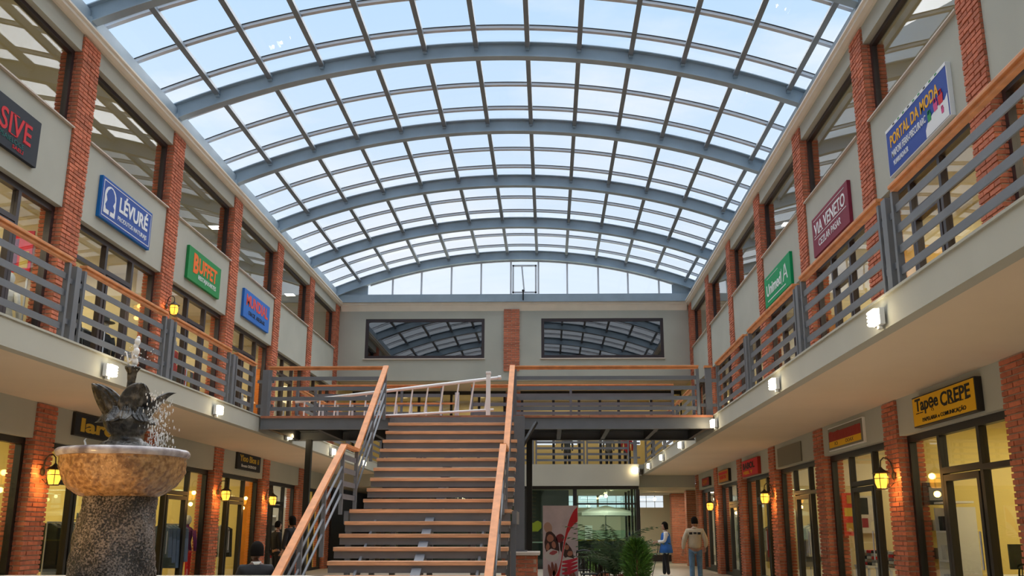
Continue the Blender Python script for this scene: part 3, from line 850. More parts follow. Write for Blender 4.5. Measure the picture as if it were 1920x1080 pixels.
# landing legs
for (x, y) in ((TX0 - .02, LY0 + .12), (TX0 + .75, LY0 + .15), (xm, LY0 + .15), (TX1 - .65, LY0 + .15), (TX1 + .04, LY0 + .12), (TX0 + .2, LY1 + .05), (TX1 - .1, LY1 + .05)):
    MB().box(x - .045, x + .045, S(y) - .045, S(y) + .045, 0, LZ - .2).build('leg', 'steel', st)
# railings on both sides
def flight_rail(x, pa, pb, sgn, low):
    """pa lower end, pb upper end of the handrail centre (y,z)"""
    a = Vector((x, S(pa[0]), pa[1])); b_ = Vector((x, S(pb[0]), pb[1]))
    MB().bar(a, b_, .115, .055).build('handrail', 'wood', st, bevel=.006)
    dn = Vector((0, 0, -.10)); MB().bar(a + dn, b_ + dn, .012, .11).build('rail_bar', 'steel', st)
    for k in (1, 2, 3):
        dz = Vector((0, 0, -.10 - .235 * k))
        MB().tube([a + dz + Vector((0, 0, 0)), b_ + dz], .021, 8).build('rail_tube', 'steel', st, smooth=True)
    d = b_ - a; n = 3 if low else 2
    for i in range(n + 1):
        p_ = a + d * ((i + .02) / n if i < n else .985)
        MB().box(x - .03, x + .03, p_.y - .035, p_.y + .035, max(-.0, p_.z - 1.16), p_.z - .03).build('post', 'steel', st)
for x, sgn in ((-3.60, -1), (-.80, 1)):
    flight_rail(x, (18.10, 2.86), (21.0, 4.93), sgn, False)
    flight_rail(x, (12.9, .70), (16.98, 2.86), sgn, True)
    MB().box(x - .055, x + .055, S(16.95), S(18.12), 2.83, 2.885).build('handrail', 'wood', st)
    for b_ in (1.98, 2.20, 2.43, 2.66):
        MB().box(x - .006, x + .006, S(17.0), S(18.1), b_ - .045, b_ + .045).build('rail_bar', 'steel', st)
# heavy column on a brick pedestal right of the stairs
t = thing('steel_column', 'heavy grey steel column right of the stairs standing on a brick pedestal', 'column', (-.62, 20.2, .99))
MB().box(-.11, .11, -.02, .0, .02, 2.75).box(-.11, .11, .2, .22, .02, 2.75).box(-.008, .008, 0, .2, .02, 2.75).build('shaft', 'steel', t)
MB().box(-.17, .17, -.08, .28, 0, .02).build('base_plate', 'steel', t)
MB().bar((.05, .1, 2.1), (.35, .6, 2.68), .06, .06).build('strut', 'black', t)
# pedestal of brick with stone cap
def pedestal(x0, x1, y0, y1, z1, label):
    root = thing('brick_pedestal', label, 'pedestal', (x0, y0, 0))
    W, D = x1 - x0, y1 - y0
    MB().box(.01, W - .01, .01, D - .01, 0, z1 - .06).build('mortar_core', 'mortar', root)
    MB().box(-.06, W + .06, -.06, D + .06, z1 - .06, z1).build('stone_cap', 'ledge', root, bevel=.008)
    n = int((z1 - .06) / PITCH)
    for c in range(n):
        z = c * PITCH + .008; off = (c % 2) * .162
        k = 0
        x = -off
        while x < W - .02:
            a, b_ = max(0, x), min(W, x + .315)
            if b_ - a > .05:
                inst('brick', bl_me, root, ((a + b_) / 2, .05 + random.uniform(-.004, .002), z), PI / 2, (1, (b_ - a) / .304 * .97, 1))
            x += .325
        y = .11
        while y < D - .05:
            b_ = min(D, y + .30); inst('brick', bl_me, root, (W - .05, (y + b_) / 2, z), 0, (1, (b_ - y) / .304 * .97, 1)); y += .31
    return root
pedestal(-.95, -.25, 19.6, 20.75, .99, 'low red brick pedestal with a pale stone cap right of the stairs')

# ============================================================ FLOOD LIGHTS on the balcony edges
def flood(x, y, s, i, extra=None):
    o = -1 if s == 'left' else 1
    f = thing('flood_light', extra or 'small square flood light glowing on the %s balcony edge, %s from the camera' % (s, ORD[i]), 'lamp', (x, y, 3.63))
    m = MB().box(-o * .002, -o * .06, -.11, .11, -.09, .09)
    m.build('housing', 'white_metal', f, bevel=.006)
    g = MB().box(-o * .06, -o * .115, -.10, .10, -.08, .08)
    for k in range(4): g.box(-o * .115, -o * .128, -.10, .10, -.07 + k * .04, -.052 + k * .04)
    g.build('glass_cover', 'flood_glow', f)
    MB().box(-o * .01, -o * .05, -.03, .03, -.125, -.09).build('bracket', 'alu', f)
    ld = bpy.data.lights.new('flood', 'POINT'); ld.energy = 5; ld.color = (1, .76, .42); ld.shadow_soft_size = .07
    lo = bpy.data.objects.new('flood', ld); col.objects.link(lo); lo.parent = f; lo.location = (-o * .20, 0, -.02)
for i, y in enumerate((5.4, 10.2, 15.05, 20.75, 26.1, 30.6, 34.6)): flood(BR - .02, y, 'right', i)
for i, y in enumerate((3.9, 8.7, 13.55, 18.2, 23.3, 28.2, 33.0)): flood(BL + .02, y, 'left', i)
f = flood(3.43, 37.12, 'right', 0, 'dark round-backed flood light at the corner of the far gallery')

# ============================================================ WALL LANTERNS
def lantern(x, y, z, o, label, scale=1.0, lit=1):
    """wrought-iron lantern hung from a curved arm on a pillar; o = outward sign"""
    r = thing('wall_lantern', label, 'lantern', (x, y, z)); r.scale = (scale,) * 3
    i = -o
    MB().lathe([(.02, 0), (.065, .01), (.065, .025), (.03, .04)], 14).build('wall_plate', 'iron', r)
    bpy.context.view_layer.objects  # noqa
    r.children[0].rotation_euler = (0, i * PI / 2, 0)
    arm = [(0, 0, 0), (i * .02, 0, .05), (i * .03, 0, .14), (i * .05, 0, .22), (i * .10, 0, .28), (i * .16, 0, .29), (i * .21, 0, .24), (i * .22, 0, .13)]
    MB().tube(arm, .012, 6).build('arm', 'iron', r, smooth=True)
    MB().tube([(i * .02, 0, -.12), (i * .10, 0, -.20), (i * .13, 0, -.05), (i * .10, 0, .06)], .008, 6).build('scroll', 'iron', r, smooth=True)
    c = (i * .22, 0, 0)
    MB().lathe([(.02, .14), (.03, .12), (.05, .10), (.13, .05), (.15, .035), (.13, .03)], 12, c).build('hood', 'iron', r)
    MB().lathe([(.075, -.20), (.105, -.12), (.11, -.02), (.085, .03)], 12, c).build('lamp_glass', 'amber' if lit else 'glass', r, smooth=True)
    cage = MB()
    for k in range(6):
        a = 2 * PI * k / 6
        cage.tube([(c[0] + math.cos(a) * .13, math.sin(a) * .13, .04), (c[0] + math.cos(a) * .125, math.sin(a) * .125, -.12), (c[0] + math.cos(a) * .09, math.sin(a) * .09, -.22)], .006, 5)
    for zz, rr in ((-.05, .13), (-.22, .09)):
        cage.tube([(c[0] + math.cos(2 * PI * k / 16) * rr, math.sin(2 * PI * k / 16) * rr, zz) for k in range(17)], .006, 5, cap=False)
    cage.build('cage', 'iron', r)
    MB().ball((c[0], 0, -.08), .05, 10, 6).build('bulb', 'lamp_glow', r, smooth=True)
    ld = bpy.data.lights.new('lantern', 'POINT'); ld.energy = 5 * lit; ld.color = (1, .50, .13); ld.shadow_soft_size = .05
    lo = bpy.data.objects.new('lantern', ld); col.objects.link(lo); lo.parent = r; lo.location = (i * .22, 0, -.30)
    ld2 = bpy.data.lights.new('lantern', 'POINT'); ld2.energy = 4 * lit; ld2.color = (1, .50, .13); ld2.shadow_soft_size = .05
    lo2 = bpy.data.objects.new('lantern', ld2); col.objects.link(lo2); lo2.parent = r; lo2.location = (i * .10, -.16, -.02)
for k in (1, 3, 5):
    lantern(XR - .01, FAR[k] - .40, 2.28, 1, 'lit iron lantern on the %s ground floor pillar of the right arcade' % ORD[8 - k])
lantern(XL + .01, FAR[5] - .33, 2.36, -1, 'lit iron lantern on the left arcade pillar beside the fountain basin')
lantern(XL + .01, FAR[3] - .33, 2.36, -1, 'lit iron lantern on the left arcade pillar just behind the seated man')
lantern(XL + .01, FAR[2] - .33, 2.36, -1, 'lit iron lantern on the left arcade pillar behind the couple in black')
lantern(XL + .01, FAR[4] - .3, 6.25, -1, 'dim iron lantern on the upper left pillar beside the green restaurant sign', .85, .25)

# ============================================================ SIGNS
def sign(s, ya, yb, z0, z1, label, face, edge=None, t=.07, name='shop_sign', off=0.0):
    """board on a side wall; local x runs in reading direction, y up, z towards the hall"""
    X, o = side(s); xf = X + o * (.04 - off)
    y0, y1 = min(ya, yb), max(ya, yb)
    r = empty(name)
    if s == 'left': mw = Matrix(((0, 0, 1, xf), (1, 0, 0, y0), (0, 1, 0, z0), (0, 0, 0, 1)))
    else: mw = Matrix(((0, 0, -1, xf), (-1, 0, 0, y1), (0, 1, 0, z0), (0, 0, 0, 1)))
    r.matrix_world = mw
    tag(r, label, 'sign')
    W, H = y1 - y0, z1 - z0
    MB().box(0, W, 0, H, 0, t).build('board', edge or face, r, bevel=.004)
    if edge: MB().box(.02, W - .02, .02, H - .02, t, t + .004).build('face', face, r)
    r['W'] = W; r['H'] = H; r['T'] = t + (.004 if edge else 0)
    return r
def text(r, s, x, y, w, h, m, bold=0.0, depth=.004, shear=0.0, name='lettering'):
    c = bpy.data.curves.new(name, 'FONT'); c.body = s; c.size = 1; c.extrude = 0.002; c.offset = bold; c.shear = shear
    c.resolution_u = 3
    o = bpy.data.objects.new(name, c); col.objects.link(o)
    bpy.context.view_layer.update()
    dx, dy = max(o.dimensions.x, .01), max(o.dimensions.y, .01)
    bb = o.bound_box; bx = min(p[0] for p in bb); by = min(p[1] for p in bb)
    c.materials.append(M[m])
    me = bpy.data.meshes.new_from_object(o); bpy.data.objects.remove(o); bpy.data.curves.remove(c)
    o = bpy.data.objects.new(name, me); col.objects.link(o)
    o.parent = r; o.scale = (w / dx, h / dy, 1.5)
    o.location = (x - bx * w / dx, y - by * h / dy, r['T'] + .003)
    return o
def shape(r, pts, m, name='emblem', lift=.002):
    t = r['T'] + lift
    return MB().prism(pts, 'z', t - .002, t + .002).build(name, m, r)
def rect(r, x0, x1, y0, y1, m, name='stripe', lift=.002):
    return shape(r, [(x0, y0), (x1, y0), (x1, y1), (x0, y1)], m, name, lift)
def serifs(r, W_, items, m):
    for (x0, x1, y, h) in items: rect(r, x0, x1, y, y + h, m, 'serif', .0035)
paint('sign_black', (.018, .022, .032)); paint('red', (.62, .02, .03)); paint('blue', (.035, .09, .36)); paint('navy', (.022, .065, .34))
paint('white', (.78, .80, .82)); paint('green', (.02, .26, .07)); paint('orange', (.90, .17, .02)); paint('bright_blue', (.03, .16, .56))
paint('scarlet', (.80, .09, .06)); paint('yellow', (.84, .42, .01)); paint('ink', (.02, .02, .02)); paint('gold', (.62, .40, .04))
paint('maroon', (.22, .02, .045)); paint('emerald', (.0, .30, .10)); paint('sign_yellow', (.84, .46, .01)); paint('teal', (.02, .13, .12))
paint('board_grey', (.20, .18, .13)); paint('dull_red', (.34, .03, .02)); paint('dull_orange', (.55, .20, .02)); paint('pink', (.65, .06, .22)); paint('edge_blue', (.01, .14, .45))
# upper left
r = sign('left', 11.9, 14.85, 7.25, 8.05, 'black shop sign with red serif letters ending in SIVE, nearest sign on the upper left', 'paint_sign_black')
shape(r, [(0, .52), (0, .80), (1.62, .80), (1.58, .50), (1.45, .58)], 'paint_red')
text(r, 'SIVE', 1.78, .26, .92, .36, 'paint_red', .012)
for x in (2.09, 2.20, 2.47): rect(r, x, x + .10, .26, .275, 'paint_red', 'serif', .004); rect(r, x, x + .10, .605, .62, 'paint_red', 'serif', .004)
text(r, 'PSAIELOCE', 1.80, .14, .72, .08, 'paint_teal'); text(r, 'SAELI', 2.20, .06, .32, .06, 'paint_red')
r = sign('left', 17.17, 19.52, 7.20, 8.02, 'blue shop sign LÉVURÉ with a white-framed tree emblem on the upper left', 'paint_blue', 'paint_edge_blue')
W, H = r['W'], r['H']
for a in ((.06, W - .06, H - .07, H - .055), (.06, W - .06, .055, .07), (.06, .075, .06, H - .06), (W - .075, W - .06, .06, H - .06)): rect(r, *a, 'paint_white', 'border')
pts = [(.13, .13), (.62, .13)] + [(.62 - .245 + .245 * math.cos(t), .50 + .2 * math.sin(t)) for t in [PI * i / 10 for i in range(11)]]
shape(r, pts, 'paint_white')
shape(r, [(.36, .12), (.40, .12), (.41, .22), (.55, .22), (.57, .30), (.50, .36), (.57, .46), (.53, .58), (.44, .66), (.35, .67), (.25, .60), (.20, .50), (.25, .40), (.18, .30), (.22, .22), (.36, .22)], 'paint_blue', lift=.006)
text(r, 'LÉVURÉ', .78, .34, 1.36, .38, 'paint_white', .03); text(r, 'PRODUTOS NATURAJS', .76, .13, 1.38, .12, 'paint_white', .006)
r = sign('left', 21.75, 24.0, 7.20, 8.0, 'green BUFFET restaurant sign with orange letters on the upper left', 'paint_green')
text(r, 'B', .32, .22, .34, .48, 'paint_orange', .04); text(r, 'UFFET', .68, .30, 1.28, .36, 'paint_orange', .03)
text(r, 'RESTAJAXARTES', .70, .10, 1.25, .14, 'paint_white', .008)
r = sign('left', 26.0, 28.5, 7.22, 8.02, 'bright blue MUNDIAL shop sign with red letters on the upper left', 'paint_bright_blue')
text(r, 'MUNDIAL', .22, .36, 2.08, .33, 'paint_scarlet', .03); text(r, 'OIACIE. ARESAAR', .45, .13, 1.6, .12, 'paint_ink', .01)
# upper right
r = sign('right', 12.58, 15.08, 7.06, 7.88, 'blue PORTAL DA MODA shop sign with yellow letters on the upper right', 'paint_navy', 'paint_white')
W = r['W']
rect(r, .0, W, .77, .82, 'paint_white', 'border')
for i in range(9): rect(r, .35 + i * .22, .43 + i * .22, .785, .81, 'paint_green' if i % 3 else 'paint_ink', 'print', .004)
text(r, 'PORTAL DA MODA', .18, .46, 2.0, .20, 'paint_yellow', .018); text(r, 'MAPORI FERRI-PBECURARC', .20, .27, 1.45, .12, 'paint_white', .008); text(r, 'VUARUADAOR', .24, .12, .65, .09, 'paint_white', .006)
shape(r, [(1.62, .02), (2.46, .02), (2.46, .36), (2.36, .30), (2.2, .33), (1.9, .28), (1.70, .22), (1.62, .14)], 'paint_white')
for (x, y, c, a) in ((1.74, .22, 'paint_green', .11), (1.98, .28, 'paint_pink', .12), (2.16, .30, 'paint_red', .14), (2.23, .14, 'paint_pink', .07)):
    shape(r, [(x, y), (x + a, y), (x + a * 1.15, y + a), (x - a * .15, y + a)], c, lift=.006)
    MB().tube([(x + a * .15, y + a, r['T'] + .008), (x + a * .2, y + a * 1.5, r['T'] + .008), (x + a * .8, y + a * 1.5, r['T'] + .008), (x + a * .85, y + a, r['T'] + .008)], .008, 5).build('emblem', c, r)
r = sign('right', 17.28, 19.78, 7.02, 7.86, 'maroon VIA VENETO shop sign with white letters on the upper right', 'paint_maroon')
text(r, 'VIA VENETO', .16, .42, 2.15, .26, 'paint_white', .012)
rect(r, .14, 2.36, .36, .372, 'paint_white', 'border'); rect(r, .14, 2.30, .755, .765, 'paint_white', 'border')
text(r, 'CEZLAR PASAR', .42, .14, 1.55, .15, 'paint_white', .0)
for x in (.16, .47, .60, .70, 1.03, 1.27, 1.50, 1.75, 1.97): rect(r, x, x + .10, .415, .43, 'paint_white', 'serif', .004)
r = sign('right', 21.8, 24.5, 7.0, 7.78, 'green Unimed sign with white letters and a leaning figure emblem on the upper right', 'paint_emerald')
text(r, 'Unimed', .22, .24, 1.55, .30, 'paint_white', .02)
rect(r, 1.83, 1.85, .18, .58, 'paint_white', 'border')
shape(r, [(1.95, .22), (2.02, .22), (2.16, .46), (2.20, .60), (2.13, .60), (2.10, .48)], 'paint_white'); shape(r, [(2.36, .22), (2.43, .22), (2.24, .62), (2.20, .60)], 'paint_white'); rect(r, 2.06, 2.34, .34, .38, 'paint_white', 'emblem')
rect(r, .3, 2.2, .10, .125, 'paint_white', 'border'); rect(r, .3, 1.5, .69, .70, 'paint_white', 'border')
# ground floor right
r = sign('right', 12.75, 15.0, 2.93, 3.39, 'yellow Tapee CREPE stationery sign over the nearest right ground floor shop', 'paint_sign_yellow', 'iron', t=.10)
text(r, 'Tapęe', .13, .17, .88, .25, 'paint_ink', .02); text(r, 'CREPE', 1.10, .20, 1.0, .20, 'paint_ink', .02); text(r, 'PAPELARIA e COMUNICAÇÃO', .38, .045, 1.55, .085, 'paint_ink', .008)
for x in (.15, .30, 1.2, 1.42, 1.55, 1.75, 1.93): rect(r, x, x + .12, .195, .207, 'paint_ink', 'serif', .004)
r = sign('right', 17.6, 19.82, 2.95, 3.41, 'framed red and yellow shop sign over the second right ground floor shop', 'paint_board_grey', 'white', t=.05)
rect(r, .07, 2.1, .18, .36, 'paint_dull_red'); rect(r, .07, 2.1, .06, .18, 'paint_sign_yellow')
text(r, 'Daiboetesia', .12, .20, 1.9, .18, 'paint_dull_red', .02); text(r, 'IO', .45, .09, .2, .07, 'paint_ink'); text(r, 'OOAX', 1.15, .09, .5, .07, 'paint_ink')
r = sign('right', 22.15, 24.42, 2.93, 3.38, 'blank greyish signboard over the third right ground floor shop', 'paint_board_grey', t=.03)
r = sign('right', 26.5, 28.7, 2.90, 3.36, 'bright red shop sign with dark letters over the fourth right ground floor shop', 'paint_red', 'paint_dull_red', t=.09)
text(r, 'BABOL', .2, .2, 1.6, .18, 'paint_ink', .03); text(r, 'VEEL Y', .2, .06, 1.3, .09, 'paint_sign_yellow', .02)
r = sign('right', 30.9, 32.7, 2.92, 3.32, 'orange shop sign over the fifth right ground floor shop', 'paint_dull_orange', 'iron', t=.09)
rect(r, .04, 1.6, .25, .33, 'paint_red'); text(r, 'VAISOR', .2, .10, 1.2, .12, 'paint_red', .02)
r = sign('right', 34.7, 36.3, 2.96, 3.26, 'small dark red shop sign over the sixth right ground floor shop', 'paint_dull_red', 'iron', t=.09)
text(r, 'OFF', .3, .07, .9, .14, 'paint_dull_orange', .02)
# ground floor left
r = sign('left', 17.2, 19.6, 3.07, 3.48, 'black sign with gold art nouveau letters partly behind the fountain sculpture', 'paint_sign_black', 'iron', t=.06)
text(r, 'Iarex', .22, .08, 1.9, .25, 'paint_gold', .035)
r = sign('left', 26.5, 28.65, 3.05, 3.50, 'black sign with gold letters over the left ground floor shop with the orange wall', 'paint_sign_black', 'iron', t=.06)
text(r, 'Yioo Bios', .18, .22, 1.5, .18, 'paint_gold', .025); text(r, 'ii', 1.82, .22, .14, .14, 'paint_gold', .02); text(r, 'Booatx OODOOI', .35, .07, 1.35, .08, 'white', .008)

D = math.radians

# ============================================================ FOUNTAIN
FX, FY = -3.97, 9.0
ft = thing('fountain', 'carved stone fountain with a leaf sculpture, round basin and rough column', 'fountain', (FX, FY, 0))
def rock(t, z): return 1 + .035 * math.sin(5 * t + 7 * z) + .02 * math.sin(11 * t - 13 * z) + .015 * math.sin(17 * t + 23 * z)
prof = [(.39, .30), (.375, .8), (.365, 1.0), (.36, 1.15), (.345, 1.35), (.33, 1.5), (.32, 1.62), (.31, 1.72)]
pp = []
for i in range(len(prof) - 1):
    for j in range(6): pp.append((prof[i][0] + (prof[i+1][0] - prof[i][0]) * j / 6, prof[i][1] + (prof[i+1][1] - prof[i][1]) * j / 6))
pp.append(prof[-1])
MB().lathe(pp, 60, fn=lambda t, z: rock(t, z) * (1 + random.uniform(-.012, .012))).build('column', 'column_stone', ft, smooth=True)
def lobes(t, z): 
    a = abs(math.sin(2.5 * t + .4)) ; zz = (z - 1.7) / .4
    return 1 + .05 * a * math.sin(PI * min(max(zz, 0), 1)) + (.016 * math.sin(9 * t + 12 * z) + .012 * math.sin(23 * t - 40 * z) + .008 * math.sin(41 * t + 70 * z)) * min(1, (2.07 - z) * 9)
bp0 = [(.30, 1.70), (.33, 1.705), (.38, 1.73), (.43, 1.77), (.465, 1.81), (.495, 1.86), (.515, 1.91), (.53, 1.96), (.54, 2.01), (.545, 2.045), (.553, 2.06)]
bp = []
for i in range(len(bp0) - 1):
    for j in range(4): bp.append((bp0[i][0] + (bp0[i+1][0] - bp0[i][0]) * j / 4, bp0[i][1] + (bp0[i+1][1] - bp0[i][1]) * j / 4))
bp.append(bp0[-1])
MB().lathe(bp, 120, fn=lobes).build('basin', 'basin_stone', ft, smooth=True)
MB().lathe([(.545, 2.055), (.575, 2.065), (.587, 2.09), (.583, 2.115), (.565, 2.13), (.53, 2.135), (.515, 2.12), (.50, 2.06), (.3, 2.0), (.02, 2.0)], 64, fn=lambda t, z: 1 + .006 * math.sin(7 * t) + .004 * math.sin(19 * t)).build('basin_rim', 'rim_stone', ft, smooth=True)
MB().lathe([(.505, 2.095), (.02, 2.097)], 40).build('basin_water', 'glass_dark', ft)
# foot and body of the sculpture
MB().lathe([(.27, 2.06), (.265, 2.14), (.235, 2.165), (.225, 2.19), (.16, 2.215), (.13, 2.26), (.16, 2.29), (.195, 2.34), (.21, 2.39), (.19, 2.44), (.12, 2.50), (.05, 2.52)], 32, fn=lambda t, z: 1 + .04 * math.sin(5 * t + z * 3) * (1 if z > 2.25 else .2)).build('foot', 'stone', ft, smooth=True)
def petal(az, lean, h, w, z0=2.33, curl=.05, r0=.14, skew=0.0):
    """a curved pointed leaf standing out from the body"""
    m = MB(); n, k = 14, 20; front = []
    def P(u, v, off):
        # u along, v across (-1..1)
        ww = w * (math.sin(PI * min(1, (u * .80 + .14))) ** .75)
        x = r0 + lean * u ** 1.5 + off - abs(v) ** 2 * .06 * (1 - u * .4) + .010 * math.cos(v * 5 * PI + u * 3) * (1 - u * .6) + (.014 if abs(v) < .12 else 0)
        z = z0 + h * u - curl * u ** 6
        y = v * ww + skew * u ** 1.3
        ca, sa = math.cos(az), math.sin(az)
        return (x * ca - y * sa, x * sa + y * ca, z)
    for off in (0, .022):
        for i in range(n + 1):
            for j in range(k + 1): m.v.append(P(i / n, -1 + 2 * j / k, off))
    N = (n + 1) * (k + 1)
    for i in range(n):
        for j in range(k):
            a = i * (k + 1) + j
            m.f.append((a, a + 1, a + k + 2, a + k + 1)); a += N; m.f.append((a, a + k + 1, a + k + 2, a + 1))
    for i in range(n):
        for j in (0, k):
            a = i * (k + 1) + j; m.f.append((a, a + k + 1, a + k + 1 + N, a + N))
    for i in (0, n):
        for j in range(k):
            a = i * (k + 1) + j; m.f.append((a, a + 1, a + 1 + N, a + N))
    return m
for az, lean, h, w, sk in ((-48, .05, .46, .150, .02), (-108, .10, .45, .155, -.21), (12, .24, .40, .12, .02), (90, .12, .40, .14, 0), (160, .20, .42, .15, 0)):
    petal(D(az), lean, h, w, skew=sk).build('petal', 'stone', ft, smooth=True)
for az, lean, h, w in ((-105, .10, -.17, .10), (-75, .08, -.15, .08), (-30, .08, -.16, .09), (-165, .08, -.16, .09), (45, .08, -.16, .09)):
    petal(D(az), lean, h, w, z0=2.52, curl=-.02, r0=.17).build('curled_leaf', 'stone', ft, smooth=True)
MB().lathe([(.05, 2.45), (.042, 2.65), (.036, 2.78), (.04, 2.81), (.045, 2.86), (.07, 2.90), (.072, 2.915), (.05, 2.91), (.02, 2.90)], 18).build('spout', 'stone', ft, smooth=True)
# octagonal pool round the column
pool = ft; PXO = -.38
def octo(rx, ry, c): return [(x + PXO, y) for x, y in [(-rx + c, -ry), (rx - c, -ry), (rx, -ry + c), (rx, ry - c), (rx - c, ry), (-rx + c, ry), (-rx, ry - c), (-rx, -ry + c)]]
def ring(rx0, ry0, rx1, ry1, c, z0, z1):
    a, b_ = octo(rx0, ry0, c), octo(rx1, ry1, c * .85); m = MB()
    m.v = [(x, y, z0) for x, y in a] + [(x, y, z0) for x, y in b_] + [(x, y, z1) for x, y in a] + [(x, y, z1) for x, y in b_]
    for i in range(8):
        j = (i + 1) % 8
        m.f += [(i, j, 8 + j, 8 + i), (16 + i, 24 + i, 24 + j, 16 + j), (i, 16 + i, 16 + j, j), (8 + i, 8 + j, 24 + j, 24 + i)]
    return m
ring(2.15, 1.95, 1.9, 1.7, .55, 0, .86).build('pool_wall', 'fascia', pool)
ring(2.22, 2.02, 1.85, 1.65, .55, .86, .92).build('coping', 'ledge', pool)
MB().prism(octo(1.9, 1.7, .45), 'z', .30, .32).build('pool_floor', 'column_stone', pool)
MB().prism(octo(1.9, 1.7, .45), 'z', .70, .705).build('pool_water', 'glass_dark', pool)
# small warm spotlight on the coping, lighting the basin
pl = thing('pool_spotlight', 'small black spotlight on the pool rim aimed up at the basin', 'lamp', (-4.75, 7.15, .92))
MB().box(-.05, .05, -.05, .05, 0, .02).build('foot', 'black', pl); MB().tube([(0, 0, .02), (0, 0, .09)], .012, 6).build('stem', 'black', pl)
MB().tube([(-.02, -.05, .07), (.02, .06, .15)], [.035, .05], 10).build('housing', 'black', pl)
ldp = bpy.data.lights.new('pool_spot', 'SPOT'); ldp.energy = 95; ldp.color = (1, .60, .22); ldp.spot_size = D(58); ldp.spot_blend = .8; ldp.shadow_soft_size = .05
lop = bpy.data.objects.new('pool_spot', ldp); col.objects.link(lop); lop.location = (-4.72, 7.24, 1.10)
lop.rotation_euler = (Vector((FX - .05, FY, 1.95)) - Vector((-4.72, 7.24, 1.10))).to_track_quat('-Z', 'Y').to_euler()
# water
wj = MB(); rw = random.Random(3)
for (dx, dz, r) in ((0, .0, .030), (.005, .05, .034), (-.004, .10, .030), (.01, .15, .032), (.0, .20, .026), (.012, .245, .030), (.018, .28, .018)):
    wj.ball((dx, 0, dz), r, 8, 6, (1, 1, 1.3))
for i in range(14):
    a = rw.uniform(0, 6.28); u = rw.random(); wj.tube([(0, 0, .0), (math.cos(a) * .03, math.sin(a) * .03, .10 * u + .06), (math.cos(a) * .06, math.sin(a) * .06, .12 * u + .03)], [.010, .007, .004], 5)
wj.tube([(-.05, 0, .0), (-.065, 0, .07), (-.085, 0, .14), (-.10, 0, .145)], [.007, .009, .007, .01], 6)
o = wj.build('water_jet', 'water', smooth=True, loc=(FX + .01, FY, 2.915)); tag(o, 'frothy white water bubbling up from the fountain spout', 'water'); o['kind'] = 'stuff'
dr = MB()
for i in range(420):
    u = rw.random(); x = .26 + rw.gauss(0, .045) + .10 * (1 - u) * rw.random(); dr.ball((x, rw.gauss(0, .10), .02 + .52 * u ** 1.2), rw.uniform(.0028, .0058), 5, 4, (1, 1, rw.uniform(1, 4)))
for i in range(26):
    dr.ball((rw.uniform(-.16, .22), rw.gauss(0, .05), rw.uniform(.75, .98)), rw.uniform(.003, .006), 5, 4)
dr.tube([(-.36, .0, .01), (-.37, 0, .05), (-.385, 0, .09), (-.37, 0, .11)], [.006, .010, .008, .004], 5)
o = dr.build('water_drops', 'water', loc=(FX, FY, 2.13)); tag(o, 'spray of falling drops to the right of the stone leaves', 'water'); o['kind'] = 'stuff'

# ============================================================ LADDER ON THE BRIDGE
ld_ = thing('ladder', 'long white aluminium ladder lying on its side along the footbridge', 'ladder', (0, 22.6, 0))
A0, A1 = Vector((-6.0, 0, 4.36)), Vector((-1.18, .05, 4.93)); B0, B1 = Vector((-6.0, 0, 3.90)), Vector((-1.30, .05, 4.17))
MB().tube([A0, A1], .040, 10).build('side_rail', 'white_metal', ld_, smooth=True)
MB().tube([B0, B1], .030, 10).build('side_rail', 'white_metal', ld_, smooth=True)
MB().tube([A1 - Vector((.02, 0, 0)), A1 + Vector((.05, 0, .005))], .052, 10).build('end_cap', 'white', ld_)
for i in range(13):
    u = (i + .6) / 13.2
    MB().tube([A0.lerp(A1, u), B0.lerp(B1, u)], .019, 8).build('rung', 'white_metal', ld_)
wp = thing('white_post', 'square white post standing upright at the end of the ladder', 'post', (-1.42, 22.45, 3.86))
MB().box(-.05, .05, -.05, .05, 0, 1.12).build('shaft', 'white', wp, bevel=.006); MB().box(-.06, .06, -.06, .06, 1.12, 1.18).build('cap', 'white', wp, bevel=.01)
wp2 = thing('steel_post', 'shorter pale steel post beside the ladder on the bridge', 'post', (-2.18, 22.75, 3.86))
MB().box(-.05, .05, -.03, .03, 0, .73).build('shaft', 'alu', wp2, bevel=.004)
# gap barrier rail with posts seen behind the ladder
rb = thing('barrier', 'low barrier with a short wooden rail and slim posts behind the ladder', 'barrier', (0, 23.3, 3.86))
MB().box(-5.6, -2.2, -.03, .03, .52, .56).build('rail', 'wood', rb)
for i in range(10):
    x = -5.5 + i * .36; MB().box(x - .022, x + .022, -.02, .02, 0, .52).build('post', 'alu', rb)

